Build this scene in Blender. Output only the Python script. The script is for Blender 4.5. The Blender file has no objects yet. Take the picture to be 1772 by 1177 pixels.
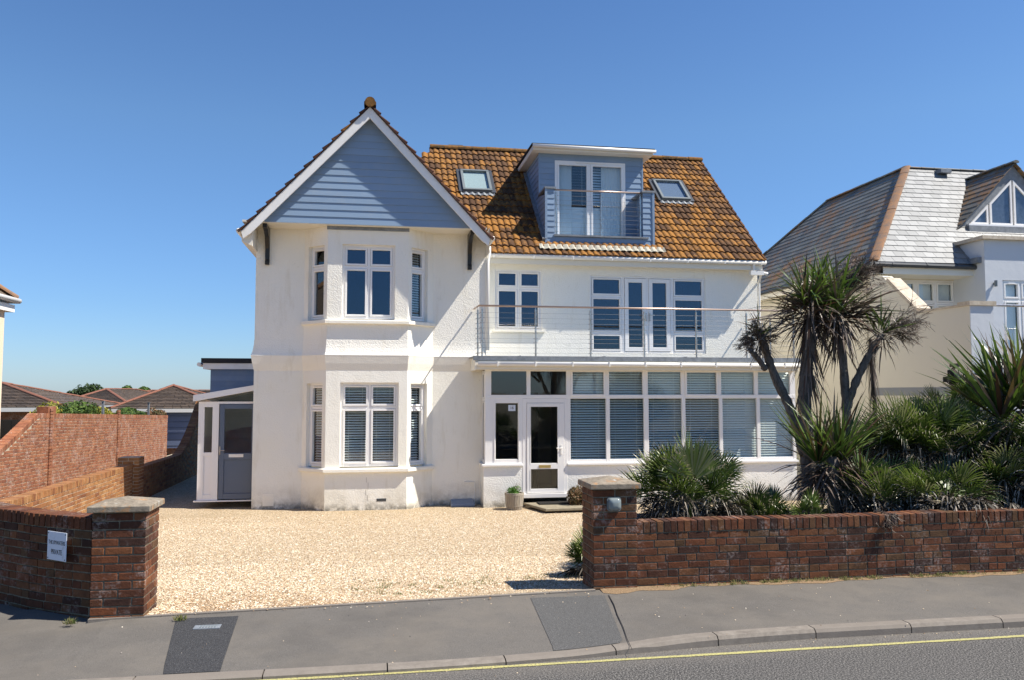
import bpy, math, random
import numpy as np
from mathutils import Vector, Matrix
R = math.radians
random.seed(7)
rng = np.random.default_rng(7)
S = bpy.context.scene
# ------------------------------------------------------------------ camera
FPX = 1440.0; PITCH = math.atan(91.5/FPX); YAW = R(9.5); EYE = Vector((0, 0, 2.0))
cd = bpy.data.cameras.new('camera'); cam = bpy.data.objects.new('camera', cd)
S.collection.objects.link(cam); S.camera = cam
cd.sensor_fit = 'HORIZONTAL'; cd.sensor_width = 36; cd.lens = 36*FPX/1772
cd.clip_start = 0.1; cd.clip_end = 5000
cam.location = EYE; cam.rotation_euler = (math.pi/2+PITCH, 0, -YAW)
# ------------------------------------------------------------------ sky, sun, exposure
SUN = Vector((0.70, -0.22, 1.0)).normalized()          # towards the sun
w = bpy.data.worlds.new('World'); S.world = w; w.use_nodes = True
nt = w.node_tree; bg = nt.nodes['Background']
sk = nt.nodes.new('ShaderNodeTexSky'); sk.sky_type = 'NISHITA'; sk.sun_disc = False
sk.sun_elevation = math.asin(SUN.z); sk.sun_rotation = math.atan2(SUN.x, SUN.y)
sk.altitude = 0; sk.air_density = 1.15; sk.dust_density = 0.2; sk.ozone_density = 4.0
# the summer coastal sky is bluer towards the horizon than the model: tint by elevation, the same for every ray
tc = nt.nodes.new('ShaderNodeTexCoord'); sx = nt.nodes.new('ShaderNodeSeparateXYZ'); nt.links.new(tc.outputs['Generated'], sx.inputs[0])
rp = nt.nodes.new('ShaderNodeValToRGB'); nt.links.new(sx.outputs[2], rp.inputs[0]); e_ = rp.color_ramp.elements
for i_, (p_, c_) in enumerate([(0.0, (.60, .82, 1.26, 1)), (.10, (.60, .82, 1.18, 1)), (.30, (.74, .94, 1.14, 1)), (.62, (.56, .78, 1.08, 1))]):
    if i_ > 1: e_.new(.5)
    e_[i_].position = p_; e_[i_].color = c_
mx_ = nt.nodes.new('ShaderNodeMix'); mx_.data_type = 'RGBA'; mx_.blend_type = 'MULTIPLY'; mx_.inputs[0].default_value = 1
nt.links.new(sk.outputs[0], mx_.inputs[6]); nt.links.new(rp.outputs[0], mx_.inputs[7])
nt.links.new(mx_.outputs[2], bg.inputs[0]); bg.inputs[1].default_value = 0.074
ld = bpy.data.lights.new('sun', 'SUN'); lo = bpy.data.objects.new('sun', ld); S.collection.objects.link(lo)
ld.energy = 5.0; ld.angle = R(0.5); ld.color = (1.0, 0.94, 0.84)
lo.rotation_euler = SUN.to_track_quat('Z', 'Y').to_euler(); lo.location = (10, -5, 20)
S.view_settings.view_transform = 'Standard'; S.view_settings.look = 'None'
S.view_settings.exposure = 0.74; S.view_settings.gamma = 1.0
S.render.engine = 'CYCLES'
# ------------------------------------------------------------------ measuring helpers: a pixel of the photo on a plane of the place
_f = Vector((math.sin(YAW)*math.cos(PITCH), math.cos(YAW)*math.cos(PITCH), math.sin(PITCH)))
_r = Vector((math.cos(YAW), -math.sin(YAW), 0)); _u = _r.cross(_f)
def ray(x, y): return _f*FPX + _r*(x-886) - _u*(y-588.5)
def atY(x, y, v): d = ray(x, y); return EYE + d*(v/d.y)
def atZ(x, y, v): d = ray(x, y); return EYE + d*((v-2)/d.z)
def atX(x, y, v): d = ray(x, y); return EYE + d*(v/d.x)
# ------------------------------------------------------------------ materials
def mat(name, base=(.5, .5, .5), rough=.6, spec=.4, metal=0.0):
    m = bpy.data.materials.new(name); m.use_nodes = True
    b = m.node_tree.nodes['Principled BSDF']
    b.inputs['Base Color'].default_value = (*base, 1); b.inputs['Roughness'].default_value = rough
    b.inputs['Specular IOR Level'].default_value = spec; b.inputs['Metallic'].default_value = metal
    return m
class N:
    """small node builder"""
    def __init__(s, m): s.m = m; s.t = m.node_tree; s.b = s.t.nodes.get('Principled BSDF')
    def new(s, k, **kw):
        n = s.t.nodes.new(k)
        for a, v in kw.items(): setattr(n, a, v)
        return n
    def link(s, a, b): s.t.links.new(a, b)
    def coord(s, out='Object', scale=None):
        tc = s.new('ShaderNodeTexCoord'); o = tc.outputs[out]
        if scale:
            mp = s.new('ShaderNodeMapping'); mp.inputs['Scale'].default_value = scale; s.link(o, mp.inputs[0]); o = mp.outputs[0]
        return o
    def noise(s, scale, detail=4, rough=.6, vec=None, out=0):
        n = s.new('ShaderNodeTexNoise'); n.inputs['Scale'].default_value = scale
        n.inputs['Detail'].default_value = detail; n.inputs['Roughness'].default_value = rough
        s.link(vec if vec is not None else s.coord(), n.inputs['Vector']); return n.outputs[out]
    def voro(s, scale, vec=None, out='Color', feature='F1'):
        n = s.new('ShaderNodeTexVoronoi', feature=feature); n.inputs['Scale'].default_value = scale
        s.link(vec if vec is not None else s.coord(), n.inputs['Vector']); return n.outputs[out]
    def ramp(s, f, stops, interp='LINEAR'):
        n = s.new('ShaderNodeValToRGB'); n.color_ramp.interpolation = interp; e = n.color_ramp.elements
        while len(e) < len(stops): e.new(.5)
        for i, (p, c) in enumerate(stops):
            e[i].position = p; e[i].color = (*c, 1) if len(c) == 3 else c
        s.link(f, n.inputs[0]); return n.outputs[0]
    def fr(s, f, a, b):                                   # 0..1 mask from a to b
        n = s.new('ShaderNodeMapRange'); n.inputs[1].default_value = a; n.inputs[2].default_value = b; s.link(f, n.inputs[0]); return n.outputs[0]
    def mix(s, fac, a, b, mode='MIX'):
        n = s.new('ShaderNodeMix', data_type='RGBA', blend_type=mode)
        for v, i in ((fac, 0), (a, 6), (b, 7)):
            if isinstance(v, (int, float)): n.inputs[i].default_value = v
            elif isinstance(v, tuple): n.inputs[i].default_value = (*v, 1)
            else: s.link(v, n.inputs[i])
        return n.outputs[2]
    def math(s, op, a, b=None):
        n = s.new('ShaderNodeMath', operation=op)
        for v, i in ((a, 0), (b, 1)):
            if v is None: continue
            if isinstance(v, (int, float)): n.inputs[i].default_value = v
            else: s.link(v, n.inputs[i])
        return n.outputs[0]
    def attr(s, name='tint'):
        n = s.new('ShaderNodeAttribute'); n.attribute_name = name; return n.outputs['Fac']
    def attrc(s, name='col'):
        n = s.new('ShaderNodeAttribute'); n.attribute_name = name; return n.outputs['Color']
    def xyz(s, vec=None):
        n = s.new('ShaderNodeSeparateXYZ'); s.link(vec if vec is not None else s.coord(), n.inputs[0]); return n.outputs
    def base(s, c): s.link(c, s.b.inputs['Base Color'])
    def bump(s, h, strength=.5, dist=.01, prev=None):
        n = s.new('ShaderNodeBump'); n.inputs['Strength'].default_value = strength; n.inputs['Distance'].default_value = dist
        s.link(h, n.inputs['Height'])
        if prev is not None: s.link(prev, n.inputs['Normal'])
        s.link(n.outputs[0], s.b.inputs['Normal']); return n.outputs[0]

def render_mat(name, base, rough_cast=.5, stain=.5, warm=(.55, .47, .30), low=None):
    m = mat(name, base, .85, .2); n = N(m)
    big = n.fr(n.noise(.9, 5, .6), .45, .75); c = n.mix(n.math('MULTIPLY', big, stain*.5), base, tuple(x*y for x, y in zip(base, (1, .97, .88))))
    vec = n.coord('Object', (3.0, 3.0, .5)); streak = n.fr(n.noise(1.6, 5, .65, vec), .55, .80)
    c = n.mix(n.math('MULTIPLY', streak, stain*.38), c, warm)
    spots = n.fr(n.noise(3.3, 6, .7), .66, .78); c = n.mix(n.math('MULTIPLY', spots, stain*.5), c, (.42, .39, .31))
    if low is not None:
        z = n.xyz()[2]; g = n.math('MULTIPLY', n.fr(z, low+.55, low), n.fr(n.noise(2.6, 5, .7), .38, .62))
        c = n.mix(n.math('MULTIPLY', g, .75), c, (.38, .34, .25))
        g2 = n.math('MULTIPLY', n.fr(z, low+.16, low+.02), n.fr(n.noise(6, 5, .7), .40, .55))
        c = n.mix(n.math('MULTIPLY', g2, .8), c, (.16, .15, .12))
    n.base(c)
    b = n.bump(n.noise(3.0, 3, .5), .25, .03)
    b = n.bump(n.noise(38, 3, .55), rough_cast, .012, b)
    return m
M = {}
M['roughcast'] = render_mat('white_roughcast', (.88, .85, .765), .9, .9)
M['render'] = render_mat('white_render', (.87, .825, .72), .30, 1.1)
M['render_low'] = render_mat('white_render_stained', (.87, .84, .75), .45, 1.1, low=-.5)
M['render_porch'] = render_mat('white_render_porch', (.85, .835, .78), .9, .4, low=-.5)
M['upvc'] = mat('white_upvc', (.85, .83, .80), .28, .5)
M['trim'] = mat('white_painted_trim', (.80, .80, .80), .35, .45)
n = N(M['trim']); n.base(n.mix(n.math('MULTIPLY', n.fr(n.noise(2.5, 5, .7), .5, .8), .35), (.83, .81, .77), (.62, .56, .44)))
M['cream_trim'] = mat('cream_fascia', (.76, .72, .62), .45, .4)
M['gutter'] = mat('white_gutter', (.80, .78, .73), .3, .5)
M['black'] = mat('black_paint', (.012, .012, .013), .35, .5)
M['felt'] = mat('black_roofing_felt', (.02, .02, .022), .8)
M['lead'] = mat('lead_flashing', (.17, .19, .21), .55, .5)
n = N(M['lead']); n.base(n.ramp(n.noise(6, 5, .7), [(.3, (.13, .145, .16)), (.7, (.26, .28, .30))])); n.bump(n.noise(9), .4, .01)
M['lead_pale'] = mat('pale_weathered_flashing', (.45, .42, .34), .7)
n = N(M['lead_pale']); n.base(n.ramp(n.noise(7, 5, .7), [(.3, (.50, .47, .38)), (.7, (.27, .25, .2))])); n.bump(n.noise(10), .5, .02)
M['stone'] = mat('concrete_cap', (.3, .28, .24), .9, .2)
n = N(M['stone']); c = n.ramp(n.noise(22, 8, .7), [(.3, (.14, .115, .085)), (.7, (.33, .28, .215))]); c = n.mix(n.math('MULTIPLY', n.fr(n.noise(7, 5, .7), .56, .66), .8), c, (.42, .20, .07))
c = n.mix(n.math('MULTIPLY', n.fr(n.noise(13, 5, .7), .62, .7), .7), c, (.50, .50, .47)); n.base(c); n.bump(n.noise(90, 4), .5, .006)
M['slab'] = mat('stone_slab', (.28, .24, .17), .9, .2)
n = N(M['slab']); n.base(n.ramp(n.noise(8, 8, .7), [(.3, (.17, .15, .11)), (.7, (.34, .29, .20))])); n.bump(n.noise(60, 4), .4, .006)
def clad_mat(name, col):
    m = mat(name, col, .55, .35); n = N(m); t = n.attr()
    c = n.mix(t, tuple(x*.93 for x in col), tuple(x*1.06 for x in col))
    c = n.mix(n.math('MULTIPLY', n.fr(n.noise(2, 5, .7), .5, .8), .25), c, (.40, .40, .38)); n.base(c)
    n.bump(n.noise(6, 6, .7, n.coord('Object', (1, 1, 14))), .25, .004); return m
M['clad'] = clad_mat('blue_grey_weatherboard', (.22, .31, .43))
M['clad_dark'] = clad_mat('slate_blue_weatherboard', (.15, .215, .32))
M['steel'] = mat('stainless_steel', (.55, .53, .50), .28, .5, 1.0)
n = N(M['steel']); n.base(n.ramp(n.noise(14, 4), [(.35, (.40, .34, .28)), (.65, (.62, .60, .57))]))
M['cable'] = mat('thin_steel_cable', (.20, .19, .18), .4, .5)
M['bronze'] = mat('tarnished_steel_rail', (.48, .36, .29), .35, .5, .85)
M['brass'] = mat('brass', (.65, .52, .22), .3, .5, 1.0)
M['grey_door'] = mat('grey_door_paint', (.105, .135, .19), .35, .45)
M['garage'] = mat('blue_grey_garage_door', (.13, .16, .25), .5, .4)
M['dark_frame'] = mat('dark_grey_metal', (.05, .055, .06), .4, .5)
M['mid_frame'] = mat('grey_metal_frame', (.17, .19, .19), .4, .5)
M['interior'] = mat('interior_wall', (.20, .19, .17), .9, .1)
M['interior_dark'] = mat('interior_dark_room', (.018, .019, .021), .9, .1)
M['blind'] = mat('venetian_blind_slat', (.80, .86, .83), .5, .3)
M['blind_white'] = mat('white_roller_blind', (.75, .80, .82), .7, .2)
M['sky_blind'] = mat('skylight_blind', (.36, .43, .43), .8, .1); M['sky_dark'] = mat('skylight_room', (.13, .17, .24), .8, .1)
M['curtain'] = mat('pale_curtain', (.55, .62, .68), .9, .1)
M['rubber'] = mat('dark_rubber_mat', (.03, .028, .026), .95, .1)
n = N(M['rubber']); n.bump(n.noise(160, 2), 1, .01)
M['white_sign'] = mat('white_sign_plate', (.62, .66, .74), .35, .4)
n = N(M['white_sign']); n.base(n.mix(n.math('MULTIPLY', n.fr(n.noise(14, 5, .7), .55, .75), .5), (.66, .70, .77), (.34, .33, .33)))
M['ink'] = mat('black_lettering', (.012, .012, .014), .5, .3)
def glass_mat(name, tint=(.80, .84, .84), ior=1.9, refl=(.95, .98, 1.0)):
    m = bpy.data.materials.new(name); m.use_nodes = True; t = m.node_tree; t.nodes.clear(); n = N(m)
    out = n.new('ShaderNodeOutputMaterial'); g = n.new('ShaderNodeBsdfGlossy'); g.inputs['Roughness'].default_value = .012; g.inputs['Color'].default_value = (*refl, 1)
    tr = n.new('ShaderNodeBsdfTransparent'); tr.inputs['Color'].default_value = (*tint, 1)
    lw_ = n.new('ShaderNodeLayerWeight'); lw_.inputs[0].default_value = .5; r0 = ((ior-1)/(ior+1))**2
    fo = n.math('ADD', n.math('MULTIPLY', n.math('POWER', lw_.outputs['Facing'], 5), (1-r0)*.5), r0)
    bm = n.new('ShaderNodeBump'); bm.inputs['Strength'].default_value = .05; bm.inputs['Distance'].default_value = .02
    n.link(n.noise(1.7, 2, .5), bm.inputs['Height']); n.link(bm.outputs[0], g.inputs['Normal'])
    mx = n.new('ShaderNodeMixShader'); n.link(fo, mx.inputs[0]); n.link(tr.outputs[0], mx.inputs[1]); n.link(g.outputs[0], mx.inputs[2]); n.link(mx.outputs[0], out.inputs[0])
    return m
M['glass'] = glass_mat('window_glass', (.94, .96, .96), ior=1.6)
M['glass_dark'] = glass_mat('upper_window_glass', (.62, .70, .80), 1.75, (.70, .86, 1.0))
M['glass_clear'] = glass_mat('clear_glass', (.9, .93, .92), 1.5)
# bricks: per-brick tint in the attribute
def brick_mat(name, cols, pale=.35, rough=.85):
    m = mat(name, cols[0], rough, .25); n = N(m); t = n.attr(); k = len(cols)
    c = n.ramp(t, [((i+.5)/k, q) for i, q in enumerate(cols)])
    c = n.mix(n.fr(n.noise(9, 6, .7), .35, .7), n.mix(.42, c, (0, 0, 0)), c)
    c = n.mix(n.math('MULTIPLY', n.fr(n.noise(30, 5, .7), .6, .75), .35), c, (.04, .03, .03))
    c = n.mix(n.math('MULTIPLY', n.math('MULTIPLY', n.fr(n.noise(3.1, 5, .75), .5, .66), n.fr(n.noise(34, 4, .7), .45, .6)), pale), c, (.52, .44, .40))
    n.base(c); b = n.bump(n.noise(45, 5, .65), .55, .008); n.bump(n.noise(160, 3), .4, .003, b); return m
M['brick'] = brick_mat('red_brown_brick', [(.060, .027, .018), (.125, .043, .020), (.185, .062, .025), (.09, .036, .020), (.215, .080, .032), (.125, .064, .030)], .42)
M['brick_l'] = brick_mat('orange_red_brick', [(.36, .145, .075), (.30, .11, .06), (.42, .19, .10), (.25, .095, .055), (.39, .16, .08)], .7)
M['brick_m'] = brick_mat('tan_brick', [(.38, .19, .075), (.30, .125, .05), (.43, .23, .10), (.22, .085, .04), (.36, .16, .06)], .15)
M['mortar'] = mat('mortar', (.30, .26, .19), .95, .1)
n = N(M['mortar']); n.base(n.ramp(n.noise(20, 6, .7), [(.3, (.10, .085, .06)), (.7, (.27, .23, .165))])); n.bump(n.noise(120, 3), .6, .004)
M['mortar_p'] = mat('pale_mortar', (.42, .36, .27), .95, .1)
# roofs
def tile_mat(name, lichen, base_lo, base_hi, org=(.37, .170, .032), sc=1.0):
    m = mat(name, base_lo, .9, .15); n = N(m); t = n.attr()
    c = n.mix(t, base_lo, base_hi)
    a = n.math('ADD', n.math('MULTIPLY', n.noise(.75*sc, 4, .6), .8), n.math('ADD', n.math('MULTIPLY', n.math('SUBTRACT', n.noise(9*sc, 6, .75), .5), 1.1), .1))
    a = n.math('ADD', a, n.math('MULTIPLY', n.math('SUBTRACT', t, .5), .26))
    oc = n.ramp(n.noise(14*sc, 5, .7), [(.3, (org[0]*.38, org[1]*.42, org[2]*.9)), (.5, (org[0]*.75, org[1]*.75, org[2])), (.75, org)])
    c = n.mix(n.fr(a, lichen, lichen+.13), c, oc)
    c = n.mix(n.math('MULTIPLY', n.fr(n.noise(26*sc, 4, .7), .63, .7), .45), c, (.5, .45, .3))
    n.base(c); n.bump(n.noise(60, 5, .7), .5, .008); return m
M['tiles'] = tile_mat('lichen_roof_tile', .44, (.070, .038, .022), (.17, .088, .040))
M['tiles_g'] = tile_mat('gable_roof_tile', .66, (.055, .030, .024), (.10, .045, .03))
M['ridge'] = tile_mat('lichen_ridge_tile', .36, (.075, .05, .028), (.13, .085, .04), (.26, .13, .03))
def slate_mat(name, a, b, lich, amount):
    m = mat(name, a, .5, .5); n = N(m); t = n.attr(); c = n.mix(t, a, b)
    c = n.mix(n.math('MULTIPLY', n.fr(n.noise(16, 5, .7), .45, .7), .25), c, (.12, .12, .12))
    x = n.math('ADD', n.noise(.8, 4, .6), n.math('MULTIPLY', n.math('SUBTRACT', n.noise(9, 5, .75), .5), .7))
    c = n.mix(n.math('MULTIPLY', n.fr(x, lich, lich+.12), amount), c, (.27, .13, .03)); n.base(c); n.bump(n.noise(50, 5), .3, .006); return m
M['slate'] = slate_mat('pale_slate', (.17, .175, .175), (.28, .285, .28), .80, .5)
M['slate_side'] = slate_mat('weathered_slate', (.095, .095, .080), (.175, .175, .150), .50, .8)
M['bung_tile'] = slate_mat('brown_concrete_tile', (.10, .075, .055), (.17, .125, .09), .75, .4)
M['terracotta'] = mat('terracotta_ridge', (.36, .13, .06), .85)
M['ridge_far'] = mat('dull_terracotta_ridge', (.20, .085, .055), .9)
n = N(M['terracotta']); n.base(n.ramp(n.noise(5, 6, .7), [(.35, (.16, .115, .09)), (.62, (.30, .15, .065))]))
# neighbour walls
M['cream_wall'] = render_mat('cream_render', (.66, .61, .50), .15, .15)
M['blue_wall'] = render_mat('pale_blue_render', (.61, .63, .655), .15, .1)
M['grey_band'] = mat('grey_band_paint', (.24, .25, .26), .8)
M['coping'] = mat('sandstone_coping', (.55, .47, .36), .8)
n = N(M['coping']); n.base(n.ramp(n.noise(7, 6, .7), [(.35, (.42, .34, .25)), (.65, (.62, .54, .42))]))
M['pink_wall'] = render_mat('peach_render', (.72, .58, .44), .15, .2)
M['wood_dark'] = mat('dark_fence_board', (.03, .025, .02), .8)
M['barrel'] = mat('weathered_oak_tub', (.36, .31, .24), .85)
n = N(M['barrel']); n.base(n.mix(n.attr(), n.ramp(n.noise(6, 6, .7, n.coord('Object', (6, 6, 1))), [(.3, (.25, .21, .16)), (.7, (.48, .43, .35))]), (.34, .29, .22)))
M['grey_box'] = mat('grey_metal_cover', (.22, .26, .33), .5)
# vegetation
def leaf_mat(name, cols, spec=.5, rough=.4, trans=.25):
    m = mat(name, cols[0], rough, spec); n = N(m); t = n.attr(); k = len(cols)
    c = n.ramp(t, [((i+.5)/k, q) for i, q in enumerate(cols)]); c = n.mix(n.math('MULTIPLY', n.noise(6, 4, .7), .35), c, (.03, .035, .012)); n.base(c)
    if trans:
        tl = n.new('ShaderNodeBsdfTranslucent'); n.link(c, tl.inputs[0]); mx = n.new('ShaderNodeMixShader'); mx.inputs[0].default_value = trans
        n.link(n.b.outputs[0], mx.inputs[1]); n.link(tl.outputs[0], mx.inputs[2]); n.link(mx.outputs[0], n.t.nodes['Material Output'].inputs[0])
    return m
M['palm_g'] = leaf_mat('fan_palm_green', [(.016, .034, .010), (.045, .085, .016), (.095, .15, .024), (.18, .245, .045), (.40, .35, .24)])
M['palm_d'] = leaf_mat('dead_palm_frond', [(.030, .022, .016), (.075, .055, .042), (.15, .12, .095), (.30, .255, .21), (.42, .37, .31)], .3, .6, .1)
M['cord_g'] = leaf_mat('cordyline_green', [(.035, .075, .012), (.08, .15, .02), (.15, .23, .035), (.08, .11, .025), (.12, .055, .03)])
M['cord_d'] = leaf_mat('dead_cordyline_leaf', [(.05, .038, .03), (.10, .07, .05), (.17, .125, .10), (.23, .18, .15), (.11, .055, .035)], .35, .5, .1)
M['bark'] = mat('cordyline_bark', (.12, .10, .085), .95)
n = N(M['bark']); n.base(n.ramp(n.noise(14, 7, .75, n.coord('Object', (2, 2, .6))), [(.3, (.05, .042, .036)), (.7, (.22, .19, .165))])); n.bump(n.noise(22, 5, .7), 1, .03)
M['shrub'] = leaf_mat('shrub_green', [(.03, .07, .015), (.06, .12, .02), (.10, .17, .03), (.14, .22, .04)], .3, .6, .2)
M['shrub_y'] = leaf_mat('golden_shrub', [(.30, .28, .03), (.42, .38, .05), (.20, .22, .03)], .3, .6, .2)
M['shrub_dk'] = leaf_mat('dark_tree_leaf', [(.015, .035, .01), (.03, .06, .015), (.05, .09, .02)], .3, .6, .15)
M['shrub_br'] = leaf_mat('bronze_shrub', [(.05, .06, .02), (.14, .09, .03), (.30, .20, .10), (.22, .10, .05)], .3, .6, .2)
M['sedum'] = leaf_mat('bright_green_mound', [(.06, .17, .02), (.10, .25, .03), (.15, .30, .05)], .3, .6, .2)
M['grass'] = leaf_mat('grass_tuft', [(.09, .14, .03), (.22, .20, .08), (.34, .26, .12), (.12, .16, .04)], .2, .8, .2)
# ground
M['tarmac'] = mat('worn_asphalt', (.08, .078, .073), .85, .25)
n = N(M['tarmac']); c = n.ramp(n.noise(75, 3, .8), [(.38, (.016, .016, .016)), (.5, (.062, .059, .055)), (.60, (.25, .235, .215))])
c = n.mix(n.fr(n.noise(.8, 4, .6), .4, .7), c, n.mix(.3, c, (.10, .095, .09)))
o3 = n.xyz(); dk_ = n.math('SUBTRACT', n.math('ADD', n.math('MULTIPLY', o3[0], .060), 6.52), o3[1]); dk_ = n.math('ADD', dk_, n.math('MULTIPLY', n.math('SUBTRACT', n.noise(4, 6, .7), .5), .5))
c = n.mix(n.math('MULTIPLY', n.fr(dk_, .42, .02), .75), c, n.ramp(n.noise(70, 3, .8), [(.35, (.09, .08, .07)), (.65, (.22, .20, .175))]))
n.base(c); n.bump(n.noise(60, 3, .7), 1.0, .012)
M['pavement'] = mat('pavement_asphalt', (.14, .132, .123), .9, .2)
n = N(M['pavement']); c = n.ramp(n.noise(150, 3, .7), [(.3, (.074, .068, .060)), (.7, (.172, .158, .142))])
c = n.mix(n.math('MULTIPLY', n.fr(n.noise(1.1, 6, .65), .42, .66), .6), c, (.165, .145, .12))
c = n.mix(n.math('MULTIPLY', n.fr(n.noise(.5, 5, .7), .48, .62), .35), c, (.07, .064, .058))
c = n.mix(n.fr(n.voro(6.0, out='Distance'), .035, .02), c, n.mix(.5, c, (.30, .28, .26)))
c = n.mix(n.math('MULTIPLY', n.fr(n.noise(3.2, 5, .7), .52, .7), .3), c, (.085, .08, .075)); n.base(c); n.bump(n.noise(160, 3), .4, .004)
M['patch'] = mat('dark_asphalt_patch', (.045, .045, .046), .85, .25)
n = N(M['patch']); n.base(n.ramp(n.noise(110, 3, .8), [(.36, (.018, .018, .019)), (.6, (.06, .06, .062)), (.72, (.17, .17, .17))])); n.bump(n.noise(110, 3), .6, .006)
M['patch2'] = mat('pale_asphalt_patch', (.14, .14, .14), .85, .25)
n = N(M['patch2']); n.base(n.ramp(n.noise(120, 3, .8), [(.36, (.05, .049, .048)), (.6, (.11, .108, .104)), (.72, (.24, .235, .225))])); n.bump(n.noise(120, 3), .5, .005)
M['kerb'] = mat('concrete_kerb', (.27, .24, .21), .9, .2)
n = N(M['kerb']); n.base(n.mix(n.attr(), n.ramp(n.noise(9, 8, .75), [(.3, (.145, .125, .105)), (.7, (.26, .23, .195))]), (.19, .165, .14))); n.bump(n.noise(90, 4), .4, .005)
M['yellow'] = mat('yellow_line_paint', (.62, .55, .12), .8)
n = N(M['yellow']); n.base(n.ramp(n.noise(60, 5, .8), [(.40, (.16, .15, .10)), (.52, (.44, .40, .15))]))
M['gravel'] = mat('gravel_bed', (.5, .4, .27), .9, .2)
n = N(M['gravel']); v = n.voro(60); s = n.new('ShaderNodeSeparateColor'); n.link(v, s.inputs[0])
GR = [(.05, (.27, .18, .10)), (.2, (.50, .36, .21)), (.5, (.65, .515, .34)), (.72, (.75, .635, .46)), (.9, (.40, .32, .23))]
c = n.ramp(s.outputs[0], GR); c = n.mix(n.math('MULTIPLY', n.fr(n.voro(60, out='Distance'), .45, .85), .6), c, (.20, .15, .09))
c = n.mix(n.math('MULTIPLY', n.fr(n.noise(1.0, 5, .7), .48, .75), .35), c, (.30, .22, .13)); n.base(c)
n.bump(n.voro(60, out='Distance'), 1.0, -.02)
M['stones'] = mat('gravel_stones', (.5, .4, .3), .8, .3)
n = N(M['stones']); c = n.ramp(n.attr(), [(.0, (.18, .11, .06)), (.14, (.38, .25, .14)), (.35, (.57, .43, .275)), (.62, (.68, .55, .385)), (.8, (.80, .72, .59)), (.91, (.24, .21, .18)), (1., (.12, .11, .10))]); n.base(c)
M['earth'] = mat('rough_ground', (.12, .10, .07), .95)
n = N(M['earth']); n.base(n.ramp(n.noise(3, 8, .7), [(.3, (.07, .065, .035)), (.7, (.17, .14, .09))])); n.bump(n.noise(12, 6), .6, .03)
M['soil'] = mat('bed_soil', (.035, .027, .02), .95)
M['concrete'] = mat('pale_concrete_drive', (.38, .32, .24), .9)
# ------------------------------------------------------------------ mesh helpers
COL = S.collection
class MB:
    def __init__(s): s.v = []; s.f = []; s.t = []
    def add(s, vs, fs, t=None):
        if t is None: t = random.random()
        o = len(s.v); s.v += [tuple(p) for p in vs]; s.f += [tuple(i+o for i in f) for f in fs]; s.t += [t]*len(fs); return s
    def hexa(s, p, t=None):                              # 8 points: bottom 0-3, top 4-7
        return s.add(p, [(0, 3, 2, 1), (4, 5, 6, 7), (0, 1, 5, 4), (1, 2, 6, 5), (2, 3, 7, 6), (3, 0, 4, 7)], t)
    def box(s, x0, x1, y0, y1, z0, z1, t=None):
        if x0 > x1: x0, x1 = x1, x0
        if y0 > y1: y0, y1 = y1, y0
        if z0 > z1: z0, z1 = z1, z0
        return s.hexa([(x0, y0, z0), (x1, y0, z0), (x1, y1, z0), (x0, y1, z0), (x0, y0, z1), (x1, y0, z1), (x1, y1, z1), (x0, y1, z1)], t)
    def bx(s, B, u0, u1, n0, n1, z0, z1, t=None):        # box in a wall basis; n is outward
        P = [(u0, n0, z0), (u1, n0, z0), (u1, n1, z0), (u0, n1, z0), (u0, n0, z1), (u1, n0, z1), (u1, n1, z1), (u0, n1, z1)]
        return s.hexa([B(*q) for q in P], t)
    def prism(s, poly, ext, t=None):
        n = len(poly); e = Vector(ext); a = [Vector(p) for p in poly]
        return s.add(a+[p+e for p in a], [tuple(range(n))[::-1], tuple(range(n, 2*n))]+[(i, (i+1) % n, n+(i+1) % n, n+i) for i in range(n)], t)
    def tube(s, pts, r, k=8, cap=True, t=None):
        pts = [Vector(p) for p in pts]; rs = r if isinstance(r, (list, tuple)) else [r]*len(pts); vs = []; fs = []
        for i, p in enumerate(pts):
            d = (pts[min(i+1, len(pts)-1)]-pts[max(i-1, 0)]).normalized(); a = d.cross(Vector((0, 0, 1)) if abs(d.z) < .95 else Vector((1, 0, 0))).normalized(); b = d.cross(a)
            vs += [p+(a*math.cos(2*math.pi*j/k)+b*math.sin(2*math.pi*j/k))*rs[i] for j in range(k)]
        for i in range(len(pts)-1):
            for j in range(k): fs.append((i*k+j, i*k+(j+1) % k, (i+1)*k+(j+1) % k, (i+1)*k+j))
        if cap: fs += [tuple(range(k))[::-1], tuple(range((len(pts)-1)*k, len(pts)*k))]
        return s.add(vs, fs, t)
    def build(s, name, m, parent=None, bevel=0, smooth=False):
        me = bpy.data.meshes.new(name); me.from_pydata(s.v, [], s.f); me.materials.append(M[m] if isinstance(m, str) else m)
        a = me.attributes.new('tint', 'FLOAT', 'FACE'); a.data.foreach_set('value', s.t)
        if smooth: me.polygons.foreach_set('use_smooth', [True]*len(me.polygons))
        me.update(); o = bpy.data.objects.new(name, me); COL.objects.link(o); adopt(o, parent)
        if bevel:
            b = o.modifiers.new('bevel', 'BEVEL'); b.width = bevel; b.segments = 1; b.limit_method = 'ANGLE'
        return o
def rootloc(p):
    return p.location                                    # parts are modelled in world space
def adopt(o, parent):
    if parent is not None:
        o.parent = parent; o.matrix_parent_inverse = Matrix.Translation(-rootloc(parent))
def tag(o, label, cat=None, group=None, kind=None):
    if label: o['label'] = label
    if cat: o['category'] = cat
    if group: o['group'] = group
    if kind: o['kind'] = kind
    return o
def thing(name, label, cat, loc=(0, 0, 0), group=None):
    o = bpy.data.objects.new(name, None); o.empty_display_size = .2; COL.objects.link(o); o.location = loc; return tag(o, label, cat, group)
def struct(name, mb, m, label=None, smooth=False):
    o = mb.build(name, m, smooth=smooth); o['kind'] = 'structure'
    if label: o['label'] = label
    return o
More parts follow.
